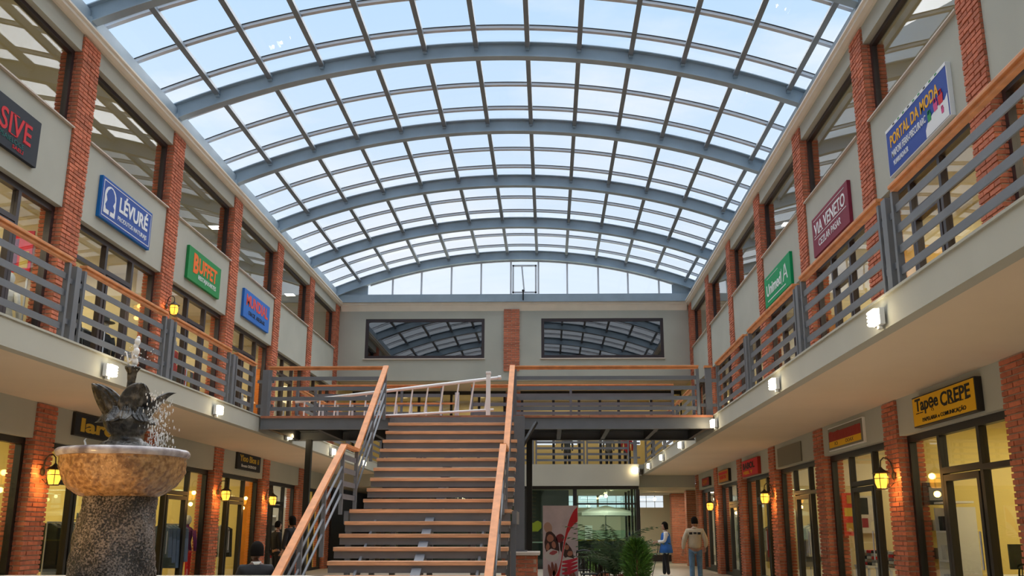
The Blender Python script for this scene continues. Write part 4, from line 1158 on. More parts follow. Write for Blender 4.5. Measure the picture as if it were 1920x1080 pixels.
# ============================================================ PEOPLE
def hand(parent, P, d, up, side_, skin, s=1.0):
    """palm and five separate curled fingers; P wrist, d direction of the hand, up back of hand, side_ thumb side"""
    P, d, up, side_ = Vector(P), Vector(d).normalized(), Vector(up).normalized(), Vector(side_).normalized()
    pts = [P, P + d * .045 * s, P + d * .085 * s]; rad = [(.020 * s, .026 * s), (.018 * s, .036 * s), (.014 * s, .034 * s)]
    m = MB()
    # palm as flattened block
    m.bar(P - d * .01, P + d * .09 * s, .075 * s, .028 * s, tuple(up))
    h = m.build('hand', skin, parent); sb = h.modifiers.new('s', 'SUBSURF'); sb.levels = sb.render_levels = 1
    r_ = d.cross(up).normalized()
    if r_.dot(side_) < 0: r_ = -r_
    for i, (off, L) in enumerate(((.030, .068), (.011, .078), (-.009, .073), (-.028, .058))):
        b0 = P + d * .078 * s + r_ * off * s; k1 = b0 + d * L * .5 * s - up * .012 * s; k2 = k1 + d * L * .3 * s - up * .020 * s; k3 = k2 + d * L * .12 * s - up * .022 * s
        MB().tube([b0, k1, k2, k3], [.0095 * s, .009 * s, .008 * s, .006 * s], 7).build('finger', skin, h, smooth=True)
    b0 = P + d * .02 * s + r_ * .034 * s; MB().tube([b0, b0 + d * .03 * s + r_ * .022 * s - up * .01 * s, b0 + d * .058 * s + r_ * .024 * s - up * .02 * s], [.012 * s, .011 * s, .008 * s], 7).build('thumb', skin, h, smooth=True)
def head(parent, c, yaw, skin, hair, style='short', s=1.0, tilt=0):
    """head with eyes, nose, mouth, ears and hair; yaw 0 faces +y"""
    h = empty('head', c, yaw); h.parent = parent; h.rotation_euler = (tilt, 0, yaw)
    m = MB(); rows = [(-.118, .028, .048), (-.105, .048, .040), (-.085, .060, .028), (-.05, .070, .010), (-.01, .076, 0), (.03, .079, -.004), (.07, .074, -.008), (.10, .055, -.010), (.118, .026, -.012)]
    n = 18
    for (z, r, yo) in rows:
        for k in range(n):
            t = 2 * PI * k / n; m.v.append((r * math.cos(t) * s, (yo + r * 1.22 * math.sin(t)) * s, z * s))
    for i in range(len(rows) - 1):
        for k in range(n):
            k2 = (k + 1) % n; m.f.append((i * n + k, i * n + k2, (i + 1) * n + k2, (i + 1) * n + k))
    m.f.append(tuple(reversed(range(n)))); m.f.append(tuple((len(rows) - 1) * n + k for k in range(n)))
    sk = m.build('face', skin, h, smooth=True); sb = sk.modifiers.new('s', 'SUBSURF'); sb.levels = sb.render_levels = 1
    MB().bar((0, .088 * s, .012 * s), (0, .108 * s, -.022 * s), .022 * s, .016 * s, (0, 1, 0)).build('nose', skin, h)
    for x in (-.03, .03): 
        MB().ball((x * s, .086 * s, .012 * s), .012 * s, 8, 6).build('eye', 'white', h, smooth=True)
        MB().ball((x * s, .096 * s, .012 * s), .006 * s, 6, 5).build('pupil', 'black', h)
        MB().bar(((x - .016) * s, .092 * s, .033 * s), ((x + .016) * s, .092 * s, .033 * s), .008 * s, .006 * s).build('eyebrow', hair, h)
    MB().bar((-.022 * s, .092 * s, -.052 * s), (.022 * s, .092 * s, -.052 * s), .010 * s, .010 * s).build('mouth', 'terracotta', h)
    for x in (-1, 1): MB().ball((x * .080 * s, -.005 * s, .0), .022 * s, 8, 6, (.4, .8, 1.3)).build('ear', skin, h, smooth=True)
    hm = MB(); n = 22; rows = []
    low = {'short': -.055, 'bob': -.11, 'afro': -.065}[style]
    pad = {'short': .012, 'bob': .020, 'afro': .018}[style]
    K = 9
    for i in range(K + 1):
        ph = PI / 2 * i / K
        for k in range(n):
            t = 2 * PI * k / n; fr = math.sin(t)             # +1 front
            zlow = low if fr < .1 else low + (0.065 - low) * min(1, (fr - .1) / .45)
            z = zlow + (.128 + pad - zlow) * (i / K)
            zz = max(0, z) / (.13 + pad); r = math.sqrt(max(.0, 1 - zz ** 2.4))
            hm.v.append(((.079 + pad) * r * math.cos(t) * s, (-.008 + (.096 + pad * .8) * r * math.sin(t)) * s, z * s))
    for i in range(K):
        for k in range(n):
            k2 = (k + 1) % n; hm.f.append((i * n + k, i * n + k2, (i + 1) * n + k2, (i + 1) * n + k))
    hm.f.append(tuple(K * n + k for k in range(n)))
    ho = hm.build('hair', hair, h, smooth=True); so = ho.modifiers.new('t', 'SOLIDIFY'); so.thickness = .012
    return h
def person(label, loc, rz, H=1.72, skin='skin', hair='hair', style='short', top='beige_cloth', legs='denim', shoes='black', arms=None, stance=.0, headyaw=0, sit=False, loose=1.0, longcoat=None):
    """standing or seated figure facing +y in its own frame, feet on z=0"""
    p = thing('person', label, 'person', loc, rz); s = H / 1.72
    hip = Vector((0, 0, .92 * s)) if not sit else Vector((0, -.05, .50 * s))
    kn, an = [], []
    for sx in (-1, 1):
        if sit: kn.append(Vector((sx * .12, .40, .50)) * s); an.append(Vector((sx * .13, .38, .08)) * s)
        else:
            kn.append(Vector((sx * .105, .02 + sx * stance * .5, .49)) * s); an.append(Vector((sx * (.11), sx * stance, .08)) * s)
    base = hip.z
    V = lambda x, y, z: Vector((x * s, y * s, base + z * s))
    pts = [hip, V(0, -.0, .14), V(0, -.01, .30), V(0, -.01, .44), V(0, 0, .545), V(0, .01, .62)]
    rad = [(.115, .085), (.12, .09), (.145, .10), (.14, .095), (.06, .06), (.055, .06)]
    edges = [(0, 1), (1, 2), (2, 3), (3, 4), (4, 5)]
    if sit: off_h = hip
    # legs
    for i in (0, 1):
        sx = (-1, 1)[i]; b_ = len(pts)
        pts += [hip + Vector((sx * .095 * s, 0.0, -.06 * s if not sit else 0)), kn[i], kn[i].lerp(an[i], .35), an[i]]
        rad += [(.088, .092), (.060, .062), (.056, .060), (.040, .042)]
        edges += [(0, b_), (b_, b_ + 1), (b_ + 1, b_ + 2), (b_ + 2, b_ + 3)]
    # arms
    arms = arms or [((-.27, -.02, .20), (-.30, .03, -.04)), ((.27, -.02, .20), (.30, .03, -.04))]
    wr = []
    for i in (0, 1):
        sx = (-1, 1)[i]; b_ = len(pts); sh = V(sx * .185, -.01, .475); el = V(*arms[i][0]); w_ = V(*arms[i][1])
        pts += [sh, el, w_]; rad += [(.055, .055), (.042, .042), (.028, .028)]; edges += [(3, b_), (b_, b_ + 1), (b_ + 1, b_ + 2)]; wr.append((el, w_))
    rad = [(a * s, c * s) for a, c in rad]
    skin_obj('body', [tuple(v) for v in pts], edges, rad, skin, p, 1)
    # trousers
    lp = [tuple(hip + Vector((0, 0, .04 * s)))] + [tuple(v) for v in pts[6:14]]
    lr = [(.155 * s, .115 * s)] + [((r[0] + .014 * s) * (1.0 if j % 4 < 3 else 1.25), (r[1] + .014 * s) * (1.0 if j % 4 < 3 else 1.25)) for j, r in enumerate(rad[6:14])]
    skin_obj('trousers', lp, [(0, 1), (1, 2), (2, 3), (3, 4), (0, 5), (5, 6), (6, 7), (7, 8)], lr, legs, p, 1)
    # top
    z0 = -.02 if not sit else .03
    tp = [tuple(hip + Vector((0, 0, z0 * s))), tuple(V(0, 0, .14)), tuple(V(0, -.01, .30)), tuple(V(0, -.01, .44)), tuple(V(0, 0, .53))]
    tr = [(.168 * loose, .125 * loose), (.165 * loose, .125 * loose), (.168 * loose, .125), (.150, .110), (.070, .072)]
    te = [(0, 1), (1, 2), (2, 3), (3, 4)]
    for i in (0, 1):
        sx = (-1, 1)[i]; b_ = len(tp); tp += [tuple(V(sx * .19, -.01, .47)), tuple(wr[i][0]), tuple(wr[i][0].lerp(wr[i][1], .93))]
        tr += [(.074 * loose, .074 * loose), (.062 * loose, .062 * loose), (.044, .044)]; te += [(3, b_), (b_, b_ + 1), (b_ + 1, b_ + 2)]
    skin_obj('jacket' if top != 'white_cloth' else 'shirt', tp, te, [(a * s, c * s) for a, c in tr], top, p, 1)
    # collar
    MB().lathe([(.078 * s, -.02), (.070 * s, .03 * s), (.062 * s, .028 * s)], 16, tuple(V(0, 0, .545))).build('collar', 'white_cloth' if top == 'black_cloth' and sit else top, p, smooth=True)
    for i in (0, 1):
        el, w_ = wr[i]; hand(p, w_, (w_ - el), Vector((0, -1, .2)) if abs((w_ - el).normalized().y) < .8 else Vector((0, 0, 1)), Vector(((1, -1)[i], .4, 0)), skin, s)
        a = an[i]; MB().bar(a + Vector((0, -.08, -.045)) * s, a + Vector((0, .17, -.045)) * s, .09 * s, .07 * s).build('shoe', shoes, p, bevel=.02)
    head(p, V(0, .02, .715), headyaw, skin, hair, style, s)
    return p
# man in the beige jacket, seen from behind
pm = person('man in a beige jacket with dark patches and blue jeans walking away', (3.92, 26.8, 0), D(-6), 1.72, top='beige_cloth', legs='denim', style='short', stance=.08, headyaw=D(28), loose=1.17,
            arms=[((-.30, -.02, .20), (-.33, .02, -.03)), ((.30, -.05, .20), (.27, .10, .03))])
for i, x in enumerate((-.11, 0, .11)):
    MB().box(x - .042, x + .042, -.150, -.136, 1.30 + (.01 if i == 1 else 0), 1.36).build('patch', 'black_cloth', pm)
MB().box(-.365, -.352, -.06, .02, 1.16, 1.22).build('patch', 'black_cloth', pm)
# woman in the blue vest, facing left
pw = person('woman in a long blue waistcoat over a white shirt and black leggings holding a stick', (3.62, 31.0, 0), D(88), 1.62, top='white_cloth', legs='black_cloth', shoes='white', style='bob', stance=.06, loose=1.02,
            arms=[((-.22, .05, .22), (-.10, .28, .20)), ((.22, .05, .22), (.12, .28, .22))])
vest = MB(); n = 28
rows = [(.78, .30, .22), (.95, .25, .19), (1.10, .215, .165), (1.25, .205, .155), (1.36, .185, .14), (1.42, .12, .10)]
for (z, rx, ry) in rows:
    for k in range(n):
        t = PI / 2 + .35 + (2 * PI - .70) * k / (n - 1); vest.v.append((rx * math.cos(t), ry * math.sin(t), z * .945))
for i in range(len(rows) - 1):
    for k in range(n - 1): vest.f.append((i * n + k, i * n + k + 1, (i + 1) * n + k + 1, (i + 1) * n + k))
vo = vest.build('waistcoat', 'blue_vest', pw, smooth=True); so = vo.modifiers.new('t', 'SOLIDIFY'); so.thickness = .012
skt = MB().lathe([(.19, .74), (.185, .95), (.17, 1.0)], 20); so = skt.build('tunic', 'black_cloth', pw, smooth=True)
stick = thing('walking_stick', 'thin black stick held low by the woman in blue', 'stick', (3.62 - .36, 30.95, 0))
MB().tube([(-.10, 0, .0), (.10, .0, .80), (.12, 0, .95)], .011, 6).build('shaft', 'black', stick); MB().tube([(.12, 0, .95), (.06, 0, .98), (.02, 0, .95)], .013, 6).build('grip', 'black', stick)
# seated man in the dark suit
person('seated man in a black suit with a white collar, seen from behind', (-3.93, 13.3, 0), D(22), 1.60, skin='skin_dark', top='black_cloth', legs='black_cloth', style='afro', sit=True, headyaw=D(18), loose=1.15,
       arms=[((-.27, .02, .20), (-.20, .26, .10)), ((.27, .02, .20), (.20, .26, .10))])
# couple in black behind the stairs
person('tall person in a black coat standing near the left arcade behind the stair rail', (-7.05, 27.0, 0), D(60), 1.74, skin='skin', top='black_cloth', legs='black_cloth', style='bob', headyaw=D(10), loose=1.1)
person('person in dark clothes with short hair standing close beside the tall person in black', (-7.55, 27.35, 0), D(-50), 1.62, skin='skin', top='black_cloth', legs='black_cloth', style='short', loose=1.1)

# ============================================================ CHAIRS AND TABLES
def chair(loc, rz, label, group='black metal cafe chairs'):
    c = thing('chair', label, 'chair', loc, rz, group)
    MB().box(-.20, .20, -.20, .20, .44, .47).build('seat', 'black_metal', c, bevel=.01)
    for x, y in ((-.18, -.18), (.18, -.18), (-.18, .18), (.18, .18)):
        MB().tube([(x, y, .44), (x * 1.15, y * 1.15, 0)], .014, 6).build('leg', 'black_metal', c)
    for x in (-.19, .19): MB().tube([(x, -.19, .46), (x, -.23, .72), (x * .98, -.25, .90)], .014, 6).build('back_post', 'black_metal', c)
    MB().tube([(-.19 + .38 * i / 8, -.25 - .02 * math.sin(PI * i / 8), .90 + .03 * math.sin(PI * i / 8)) for i in range(9)], .03, 6).build('backrest', 'black_metal', c)
    for x in (-.11, -.035, .035, .11): MB().tube([(x, -.20, .47), (x, -.24, .70), (x, -.255, .89)], .009, 5).build('spindle', 'black_metal', c)
    for x in (-.21, .21): MB().tube([(x, -.22, .68), (x, .05, .68), (x, .16, .60), (x * .95, .17, .46)], .012, 6).build('armrest', 'black_metal', c, smooth=True)
    return c
chair((.92, 22.6, 0), D(170), 'black spindle-back chair just right of the tall banner, nearest the camera')
chair((1.35, 23.4, 0), D(-60), 'black spindle-back chair between the banner and the palm')
chair((.75, 24.6, 0), D(20), 'black spindle-back chair farthest back beside the cafe table')
chair((1.85, 24.3, 0), D(100), 'black spindle-back chair partly behind the palm fronds')
ct = thing('cafe_table', 'small black round cafe table between the spindle-back chairs', 'table', (1.25, 24.0, 0))
MB().lathe([(.36, .70), (.37, .715), (.36, .73)], 24).build('tabletop', 'black_metal', ct); MB().lathe([(.035, .03), (.03, .70)], 10).build('pedestal', 'black_metal', ct); MB().lathe([(.24, 0), (.22, .025), (.04, .05)], 18).build('base', 'black_metal', ct)
sto = thing('stool', 'black stool under the seated man in the suit', 'stool', (-3.93, 13.25, -.0), D(22))
MB().lathe([(.17, .36), (.18, .38), (.17, .40)], 18).build('seat', 'black', sto)
for a in range(4): MB().tube([(.12 * math.cos(a * PI / 2 + .8), .12 * math.sin(a * PI / 2 + .8), .36), (.17 * math.cos(a * PI / 2 + .8), .17 * math.sin(a * PI / 2 + .8), 0)], .013, 6).build('leg', 'black', sto)


# ============================================================ BANNER
bn = thing('banner', 'tall pinkish-white banner with a red ribbon and two hands holding wrapped food', 'banner', (-.16, 24.3, 0))
W, H = .86, 1.98
MB().box(0, W, 0, .03, .05, H + .02).build('panel', mat('banner_bg', (.84, .70, .78), .5, vary=.10, scale=3), bn)
MB().box(-.02, W + .02, -.05, .08, 0, .05).build('foot', 'black', bn)
def bshape(pts, rgb, lift, name='print'):
    key = 'b%.2f%.2f%.2f' % rgb
    if key not in M: mat(key, rgb, .5)
    MB().prism([(x, z + .02) for x, z in pts], 'y', -.001 - lift, -.003 - lift).build(name, key, bn)
def blob(cx, cz, rx, rz_, rot=0, n=16, jag=0, seed=1):
    rg = random.Random(seed); out = []
    for k in range(n):
        t = 2 * PI * k / n; j = 1 + rg.uniform(-jag, jag); x = rx * math.cos(t) * j; z = rz_ * math.sin(t) * j
        out.append((min(max(cx + x * math.cos(rot) - z * math.sin(rot), .005), W - .005), cz + x * math.sin(rot) + z * math.cos(rot)))
    return out
# crumpled paper shades, hands, dark wraps, striped napkins
for i, (x, z, a, b_) in enumerate(((.18, .30, .17, .25), (.55, .35, .3, .2), (.65, 1.0, .2, .18))): bshape(blob(x, z, a, b_, .3, 11, .25, i), (.70, .60, .68), .0005 * i)
bshape(blob(.13, 1.45, .10, .14, .25, 14, .05, 4), (.66, .40, .32), .002)
bshape(blob(.22, 1.02, .17, .34, .22, 16, .06, 5), (.07, .025, .025), .003)
bshape(blob(.42, 1.20, .10, .11, 0, 12, .08, 6), (.30, .03, .04), .003)
bshape(blob(.58, .90, .13, .26, .55, 16, .06, 7), (.07, .03, .03), .003)
for i, (x, z, a, b_, r_) in enumerate(((.18, 1.20, .08, .09, .3), (.27, 1.04, .05, .09, .2), (.12, 1.0, .045, .09, -.1), (.58, .98, .06, .06, .4), (.66, .84, .07, .06, .6))): bshape(blob(x, z, a, b_, r_, 12, .1, 20 + i), (.55, .22, .15), .004)
bshape(blob(.22, .80, .18, .15, .1, 12, .1, 8), (.85, .80, .82), .005)
bshape(blob(.26, .86, .10, .05, .25, 12, .12, 9), (.55, .10, .12), .006)
bshape(blob(.66, .58, .21, .17, -.3, 12, .08, 10), (.85, .80, .82), .005)
for i in range(4): bshape([(.46, .66 - i * .09), (.84, .74 - i * .085), (.84, .70 - i * .085), (.64, .60 - i * .085), (.47, .62 - i * .09)], (.74, .03, .07), .006 + .0004 * i)
for i, (x, z, r_) in enumerate(((.24, .48, .12), (.32, .45, .05), (.17, .42, .2), (.56, .34, 0), (.68, .28, .15), (.77, .26, .25), (.28, .28, .1))): bshape(blob(x, z, .04, .17, r_, 12, .05, 30 + i), (.33, .10, .07), .007)
L_ = [(.855, 1.95), (.76, 1.86), (.66, 1.66), (.58, 1.42), (.52, 1.15), (.48, .90), (.44, .66), (.38, .46), (.28, .26), (.16, .10), (.10, .02)]
R_ = [(.30, .02), (.38, .20), (.42, .42), (.46, .66), (.505, .90), (.55, 1.12), (.62, 1.32), (.72, 1.48), (.80, 1.56), (.855, 1.60)]
def ribbon(dx, rgb, lift):
    m_ = 'b%.2f%.2f%.2f' % rgb
    if m_ not in M: mat(m_, rgb, .45)
    k = 24; mb = MB()
    def at(P_, u):
        f_ = u * (len(P_) - 1); i = min(int(f_), len(P_) - 2); a, b2 = P_[i], P_[i + 1]; q = f_ - i
        return (a[0] + (b2[0] - a[0]) * q, a[1] + (b2[1] - a[1]) * q)
    RR_ = list(reversed(R_))
    for i in range(k):
        a, b2, c_, d_ = at(L_, i / k), at(L_, (i + 1) / k), at(RR_, (i + 1) / k), at(RR_, i / k)
        mb.prism([(a[0] - dx, a[1] + .02), (b2[0] - dx, b2[1] + .02), (min(c_[0] + dx, W), c_[1] + .02), (min(d_[0] + dx, W), d_[1] + .02)], 'y', -.001 - lift, -.003 - lift)
    mb.build('ribbon', m_, bn)
ribbon(.012, (.86, .78, .80), .010); ribbon(0, (.74, .005, .02), .012)

# ============================================================ PLANTS
def pot(parent, r, h):
    MB().lathe([(r * .72, 0), (r * .80, h * .5), (r, h * .92), (r * 1.08, h * .92), (r * 1.08, h), (r * .92, h), (r * .9, h * .9), (.02, h * .88)], 20).build('pot', 'terracotta', parent, smooth=True)
def fronds(label, cat, loc, n, L, lift, m, seed, pr=.24, ph=.42, wid=.03):
    rg = random.Random(seed); p = thing('potted_plant', label, cat, loc)
    pot(p, pr, ph)
    st_ = MB()
    for f in range(n):
        az = 2 * PI * f * .381966 + rg.uniform(-.3, .3); l = L * rg.uniform(.6, 1.05); el = lift * rg.uniform(.55, 1.3)
        pts = []
        for i in range(8):
            u = i / 7; r = l * u * (.35 + .65 * u) * math.cos(el * (1 - u * .4)); z = ph * .9 + l * math.sin(el) * (u * 1.5 - .85 * u * u * (1.4 - .5 * el))
            pts.append(Vector((r * math.cos(az), r * math.sin(az), z)))
        fm = MB(); fm.tube(pts, [.006, .006, .005, .005, .004, .003, .003, .002], 4)
        for i in range(1, 15):
            u = i / 15; a = pts[min(6, int(u * 7))].lerp(pts[min(7, int(u * 7) + 1)], u * 7 - int(u * 7)); d_ = (pts[min(7, int(u * 7) + 1)] - pts[min(6, int(u * 7))]).normalized()
            w_ = d_.cross(Vector((0, 0, 1))).normalized()
            for sg in (-1, 1):
                ll = L * .22 * math.sin(PI * min(1, u * .8 + .15)); tip = a + (w_ * sg * .8 + d_ * .6).normalized() * ll + Vector((0, 0, -.25 * ll)); mid = a.lerp(tip, .45) + Vector((0, 0, .02))
                q = d_ * wid * .5
                fm.add([a, mid - q, tip, mid + q], [(0, 1, 2), (0, 2, 3)])
        fm.build('frond', m, p)
    return p
fronds('arching dark green potted palm between the chairs and the walkway', 'plant', (1.45, 22.4, 0), 30, 1.55, 1.05, 'leaf_dark', 5)
fronds('tall upright grassy palm just behind the bushy green plant', 'plant', (1.85, 23.3, 0), 22, 1.05, 1.25, 'leaf_dark', 8, wid=.05)
def bush(label, loc, n, R, H, m, seed):
    rg = random.Random(seed); p = thing('potted_plant', label, 'plant', loc); pot(p, .22, .35)
    fm = MB()
    for i in range(n):
        a = rg.uniform(0, 2 * PI); u = rg.random() ** .7; zz = rg.random(); rr = R * u * math.sin(PI * (.18 + .75 * zz)) * 1.05
        c = Vector((rr * math.cos(a), rr * math.sin(a), .33 + H * zz)); d_ = (Vector((math.cos(a), math.sin(a), rg.uniform(.2, 1.1)))).normalized(); l = rg.uniform(.10, .21)
        w_ = d_.cross(Vector((rg.uniform(-1, 1), rg.uniform(-1, 1), rg.uniform(-1, 1)))).normalized() * .012
        fm.add([c, c + d_ * l * .5 + w_, c + d_ * l, c + d_ * l * .5 - w_], [(0, 1, 2), (0, 2, 3)])
    f_ = fm.build('foliage', m, p, kind='stuff')
    MB().tube([(0, 0, .25), (0.01, 0, .9)], .02, 6).build('stem', 'terracotta', p)
    return p
bush('bushy bright green potted conifer nearest the walkway', (1.88, 21.5, 0), 2300, .27, .85, 'leaf', 2)
bush('small green shrub low behind the tall banner', (1.30, 25.6, 0), 900, .30, .55, 'leaf', 3)

# ============================================================ CAFE behind the glass
ct = thing('serving_counter', 'dark serving counter with yellow food trays behind the cafe glass', 'counter', (1.0, 39.6, 0))
MB().box(0, 2.1, 0, .7, 0, .95).build('body', 'black', ct); MB().box(-.03, 2.13, -.04, .74, .95, 1.0).build('worktop', 'black_metal', ct)
for i in range(5): MB().box(.08 + i * .40, .42 + i * .40, .05, .5, 1.0, 1.06).build('food_tray', 'yellow_tray' if 'yellow_tray' in M else mat('yellow_tray', (.75, .45, .06), .5), ct)  # the trays themselves are plain yellow
MB().box(.05, 2.05, .01, .02, 1.06, 1.42).build('sneeze_guard', 'green_glass', ct)
ck = MB().box(1.42, 1.72, 39.58, 39.60, 1.06, 1.60); o = ck.build('notice_board', 'white'); tag(o, 'blank cream notice on the cafe counter', 'notice')
ub = thing('parasol', 'wide white parasol opened inside the cafe', 'parasol', (2.35, 41.2, 0))
cp = MB(); n = 8
for i in range(n):
    a, b_ = 2 * PI * i / n, 2 * PI * (i + 1) / n
    cp.add([(0, 0, 2.42), (1.45 * math.cos(a), 1.45 * math.sin(a), 2.12), (1.45 * math.cos(b_), 1.45 * math.sin(b_), 2.12), (1.45 * math.cos(a), 1.45 * math.sin(a), 2.0), (1.45 * math.cos(b_), 1.45 * math.sin(b_), 2.0)], [(0, 1, 2), (1, 3, 4, 2)])
cp.build('canopy', 'white', ub); MB().tube([(0, 0, 0), (0, 0, 2.4)], .025, 8).build('pole', 'alu', ub)
sl = thing('yellow_sign', 'yellow cut-out sign hanging in the dark cafe window left of the banner', 'sign', (-.05 - .50, 37.515, 1.55))
MB().prism([(-.22, -.1), (-.1, -.18), (.12, -.18), (.25, -.05), (.25, .15), (.12, .22), (.05, .2), (-.05, .14), (-.22, .14)], 'y', 0, .03).build('board', 'paint_gold', sl)
o = MB().box(-.65, 1.0, 37.7, 38.0, .0, .95).build('low_shelf', 'black'); tag(o, 'low black shelf inside the cafe window left of the banner', 'shelf')
MB().box(-.68, 1.02, 37.66, 38.02, .95, .99).build('shelf_board', 'ledge', o)
for (x, y, en, c_) in ((-2, 39.5, 25, (1, .8, .5)), (2.2, 39, 45, (1, .9, .7)), (5, 42.5, 60, (1, .86, .65)), (2.2, 44.5, 60, (.9, 1, .95))):
    ld = bpy.data.lights.new('cafe_light', 'AREA'); ld.size = 1.2; ld.energy = en; ld.color = c_
    lo = bpy.data.objects.new('cafe_light', ld); col.objects.link(lo); lo.location = (x, y, 3.0)
for i, (x, y) in enumerate(((2.25, 39.0), (4.6, 43.0))):
    L = thing('pendant_lamp', 'small glowing pendant lamp %s' % ('over the cafe counter' if i == 0 else 'in the passage beyond the beam'), 'lamp', (x, y, 3.05))
    MB().tube([(0, 0, 0), (0, 0, -.25)], .006, 5).build('cord', 'black', L); MB().ball((0, 0, -.32), .07, 10, 7).build('bulb', 'lamp_glow', L, smooth=True)

# ============================================================ GOODS IN THE SHOPS
def cl(rgb):
    k = 'cloth%.2f%.2f%.2f' % rgb
    if k not in M: mat(k, rgb, .9, vary=.12, scale=6)
    return k
def mannequin(x, y, z, rz, top, low, label, hat=False):
    p = thing('mannequin', label, 'mannequin', (x, y, z), rz)
    MB().lathe([(.16, 0), (.16, .02), (.02, .03)], 16).build('base', 'alu', p)
    MB().lathe([(.10, .80), (.165, .90), (.15, 1.0), (.125, 1.12), (.15, 1.28), (.17, 1.40), (.12, 1.47), (.05, 1.50), (.045, 1.56)], 18, fn=lambda t, z: 1 - .28 * abs(math.sin(t))).build('torso', cl(top), p, smooth=True)
    for sx in (-1, 1):
        MB().tube([(sx * .08, 0, .92), (sx * .09, 0, .5), (sx * .09, 0, .05)], [.085, .065, .045], 10).build('leg', cl(low), p, smooth=True)
        MB().tube([(sx * .17, 0, 1.40), (sx * .23, -.02, 1.15), (sx * .22, .06, .92)], [.055, .045, .032], 8).build('arm', cl(top), p, smooth=True)
    MB().ball((0, 0, 1.66), .095, 12, 9, (1, 1.1, 1.25)).build('head', 'white', p, smooth=True)
    if hat:
        MB().lathe([(.21, 1.72), (.20, 1.735), (.105, 1.74), (.095, 1.84), (.05, 1.86)], 16).build('hat', 'black', p)
def rack(x, y, z, colors, where, L=1.2):
    """clothes rail along Y with garments hung from it"""
    r = thing('clothes_rack', 'chrome clothes rail %s' % where, 'clothes rack', (x, y, z))
    for yy in (-L / 2, L / 2):
        MB().tube([(0, yy, .03), (0, yy, 1.55)], .014, 6).build('upright', 'alu', r); MB().box(-.22, .22, yy - .015, yy + .015, 0, .03).build('foot', 'alu', r)
    MB().tube([(0, -L / 2, 1.55), (0, L / 2, 1.55)], .014, 6).build('rail', 'alu', r)
    n = len(colors)
    for i, c in enumerate(colors):
        yy = y - L / 2 + (i + .5) * L / n; h = .75 + .25 * ((i * 7) % 3) / 2
        g = thing('garment', '%s garment, %s on the rail %s' % (c[0], ORD[i].replace('nearest', 'first'), where), 'clothes', (x, yy, z + 1.55), 0, 'garments hanging ' + where)
        w_ = L / n * .42
        MB().add([(-.20, -w_, -.10), (.20, -w_, -.10), (.05, -w_, -.02), (-.05, -w_, -.02), (-.23, -w_, -h), (.23, -w_, -h), (-.20, w_, -.10), (.20, w_, -.10), (.05, w_, -.02), (-.05, w_, -.02), (-.23, w_, -h), (.23, w_, -h)],
                 [(0, 1, 2, 3), (0, 4, 5, 1), (6, 9, 8, 7), (6, 7, 11, 10), (0, 3, 9, 6), (3, 2, 8, 9), (2, 1, 7, 8), (1, 5, 11, 7), (5, 4, 10, 11), (4, 0, 6, 10)]).build('cloth', cl(c[1]), g)
        MB().tube([(-.12, 0, -.05), (0, 0, -.01), (.12, 0, -.05)], .006, 5).tube([(0, 0, -.01), (0, 0, .02)], .004, 5).build('hanger', 'alu', g)
def shelf(x, y, z, where, items, L=1.3, H=1.9, D_=.36):
    """open shelf unit along Y with boxes on every level"""
    r = thing('shelf_unit', 'open shelf unit %s' % where, 'shelf', (x, y, z))
    for yy in (-L / 2, L / 2 - .03): MB().box(-D_ / 2, D_ / 2, yy, yy + .03, 0, H).build('side_panel', 'white', r)
    for j in range(5): MB().box(-D_ / 2, D_ / 2, -L / 2 + .03, L / 2 - .03, .05 + j * .44, .08 + j * .44).build('shelf_board', 'white', r)
    k = 0
    for j in range(4):
        for i in range(3):
            c = items[k % len(items)]; k += 1
            yy = y - L / 2 + .22 + i * .42; h = .16 + .05 * ((k * 5) % 3)
            b_ = thing('box', '%s box, %s shelf, %s along, %s' % (c[0], ['lowest', 'second', 'third', 'top'][j], ORD[i].replace('nearest', 'first'), where), 'box', (x, yy, z + .08 + j * .44), 0, 'boxes on the shelves ' + where)
            MB().box(-.13, .13, -.14, .14, 0, h).build('carton', cl(c[1]), b_); MB().box(-.135, .135, -.145, .145, h - .03, h + .01).build('lid', cl(c[1]), b_)
def desk(x, y, z, label):
    d_ = thing('desk', label, 'desk', (x, y, z))
    MB().box(-.35, .35, -.7, .7, .72, .76).build('desktop', 'white', d_); MB().box(-.33, .33, -.68, -.64, 0, .72).build('side_panel', 'white', d_); MB().box(-.33, .33, .64, .68, 0, .72).build('side_panel', 'white', d_)
    MB().box(-.33, -.30, -.64, .64, .25, .72).build('front_panel', 'white', d_)
def poster(s, dx, y0, y1, z0, z1, rgb, label, art=()):
    X, o = side(s); x = X + o * dx
    p = thing('poster', label, 'poster', (x, y0, z0))
    MB().box(0, o * .02, 0, y1 - y0, 0, z1 - z0).build('sheet', cl(rgb), p)
    for i, (a, b_, c_, d_, q) in enumerate(art):
        MB().box(-o * (.002 + i * .001), 0, a * (y1 - y0), b_ * (y1 - y0), c_ * (z1 - z0), d_ * (z1 - z0)).build('print', cl(q), p)
BLK, RED, WHT, BLU, GRY, TAN, GRN, YEL, TEA = (.02, .02, .022), (.66, .015, .02), (.62, .60, .55), (.09, .15, .26), (.2, .2, .21), (.35, .22, .12), (.06, .2, .07), (.6, .42, .05), (.10, .25, .26)
N_ = {BLK: 'black', RED: 'red', WHT: 'white', BLU: 'denim blue', GRY: 'grey', TAN: 'tan', GRN: 'green', YEL: 'yellow', TEA: 'teal'}
def C(*a): return [(N_[c], c) for c in a]

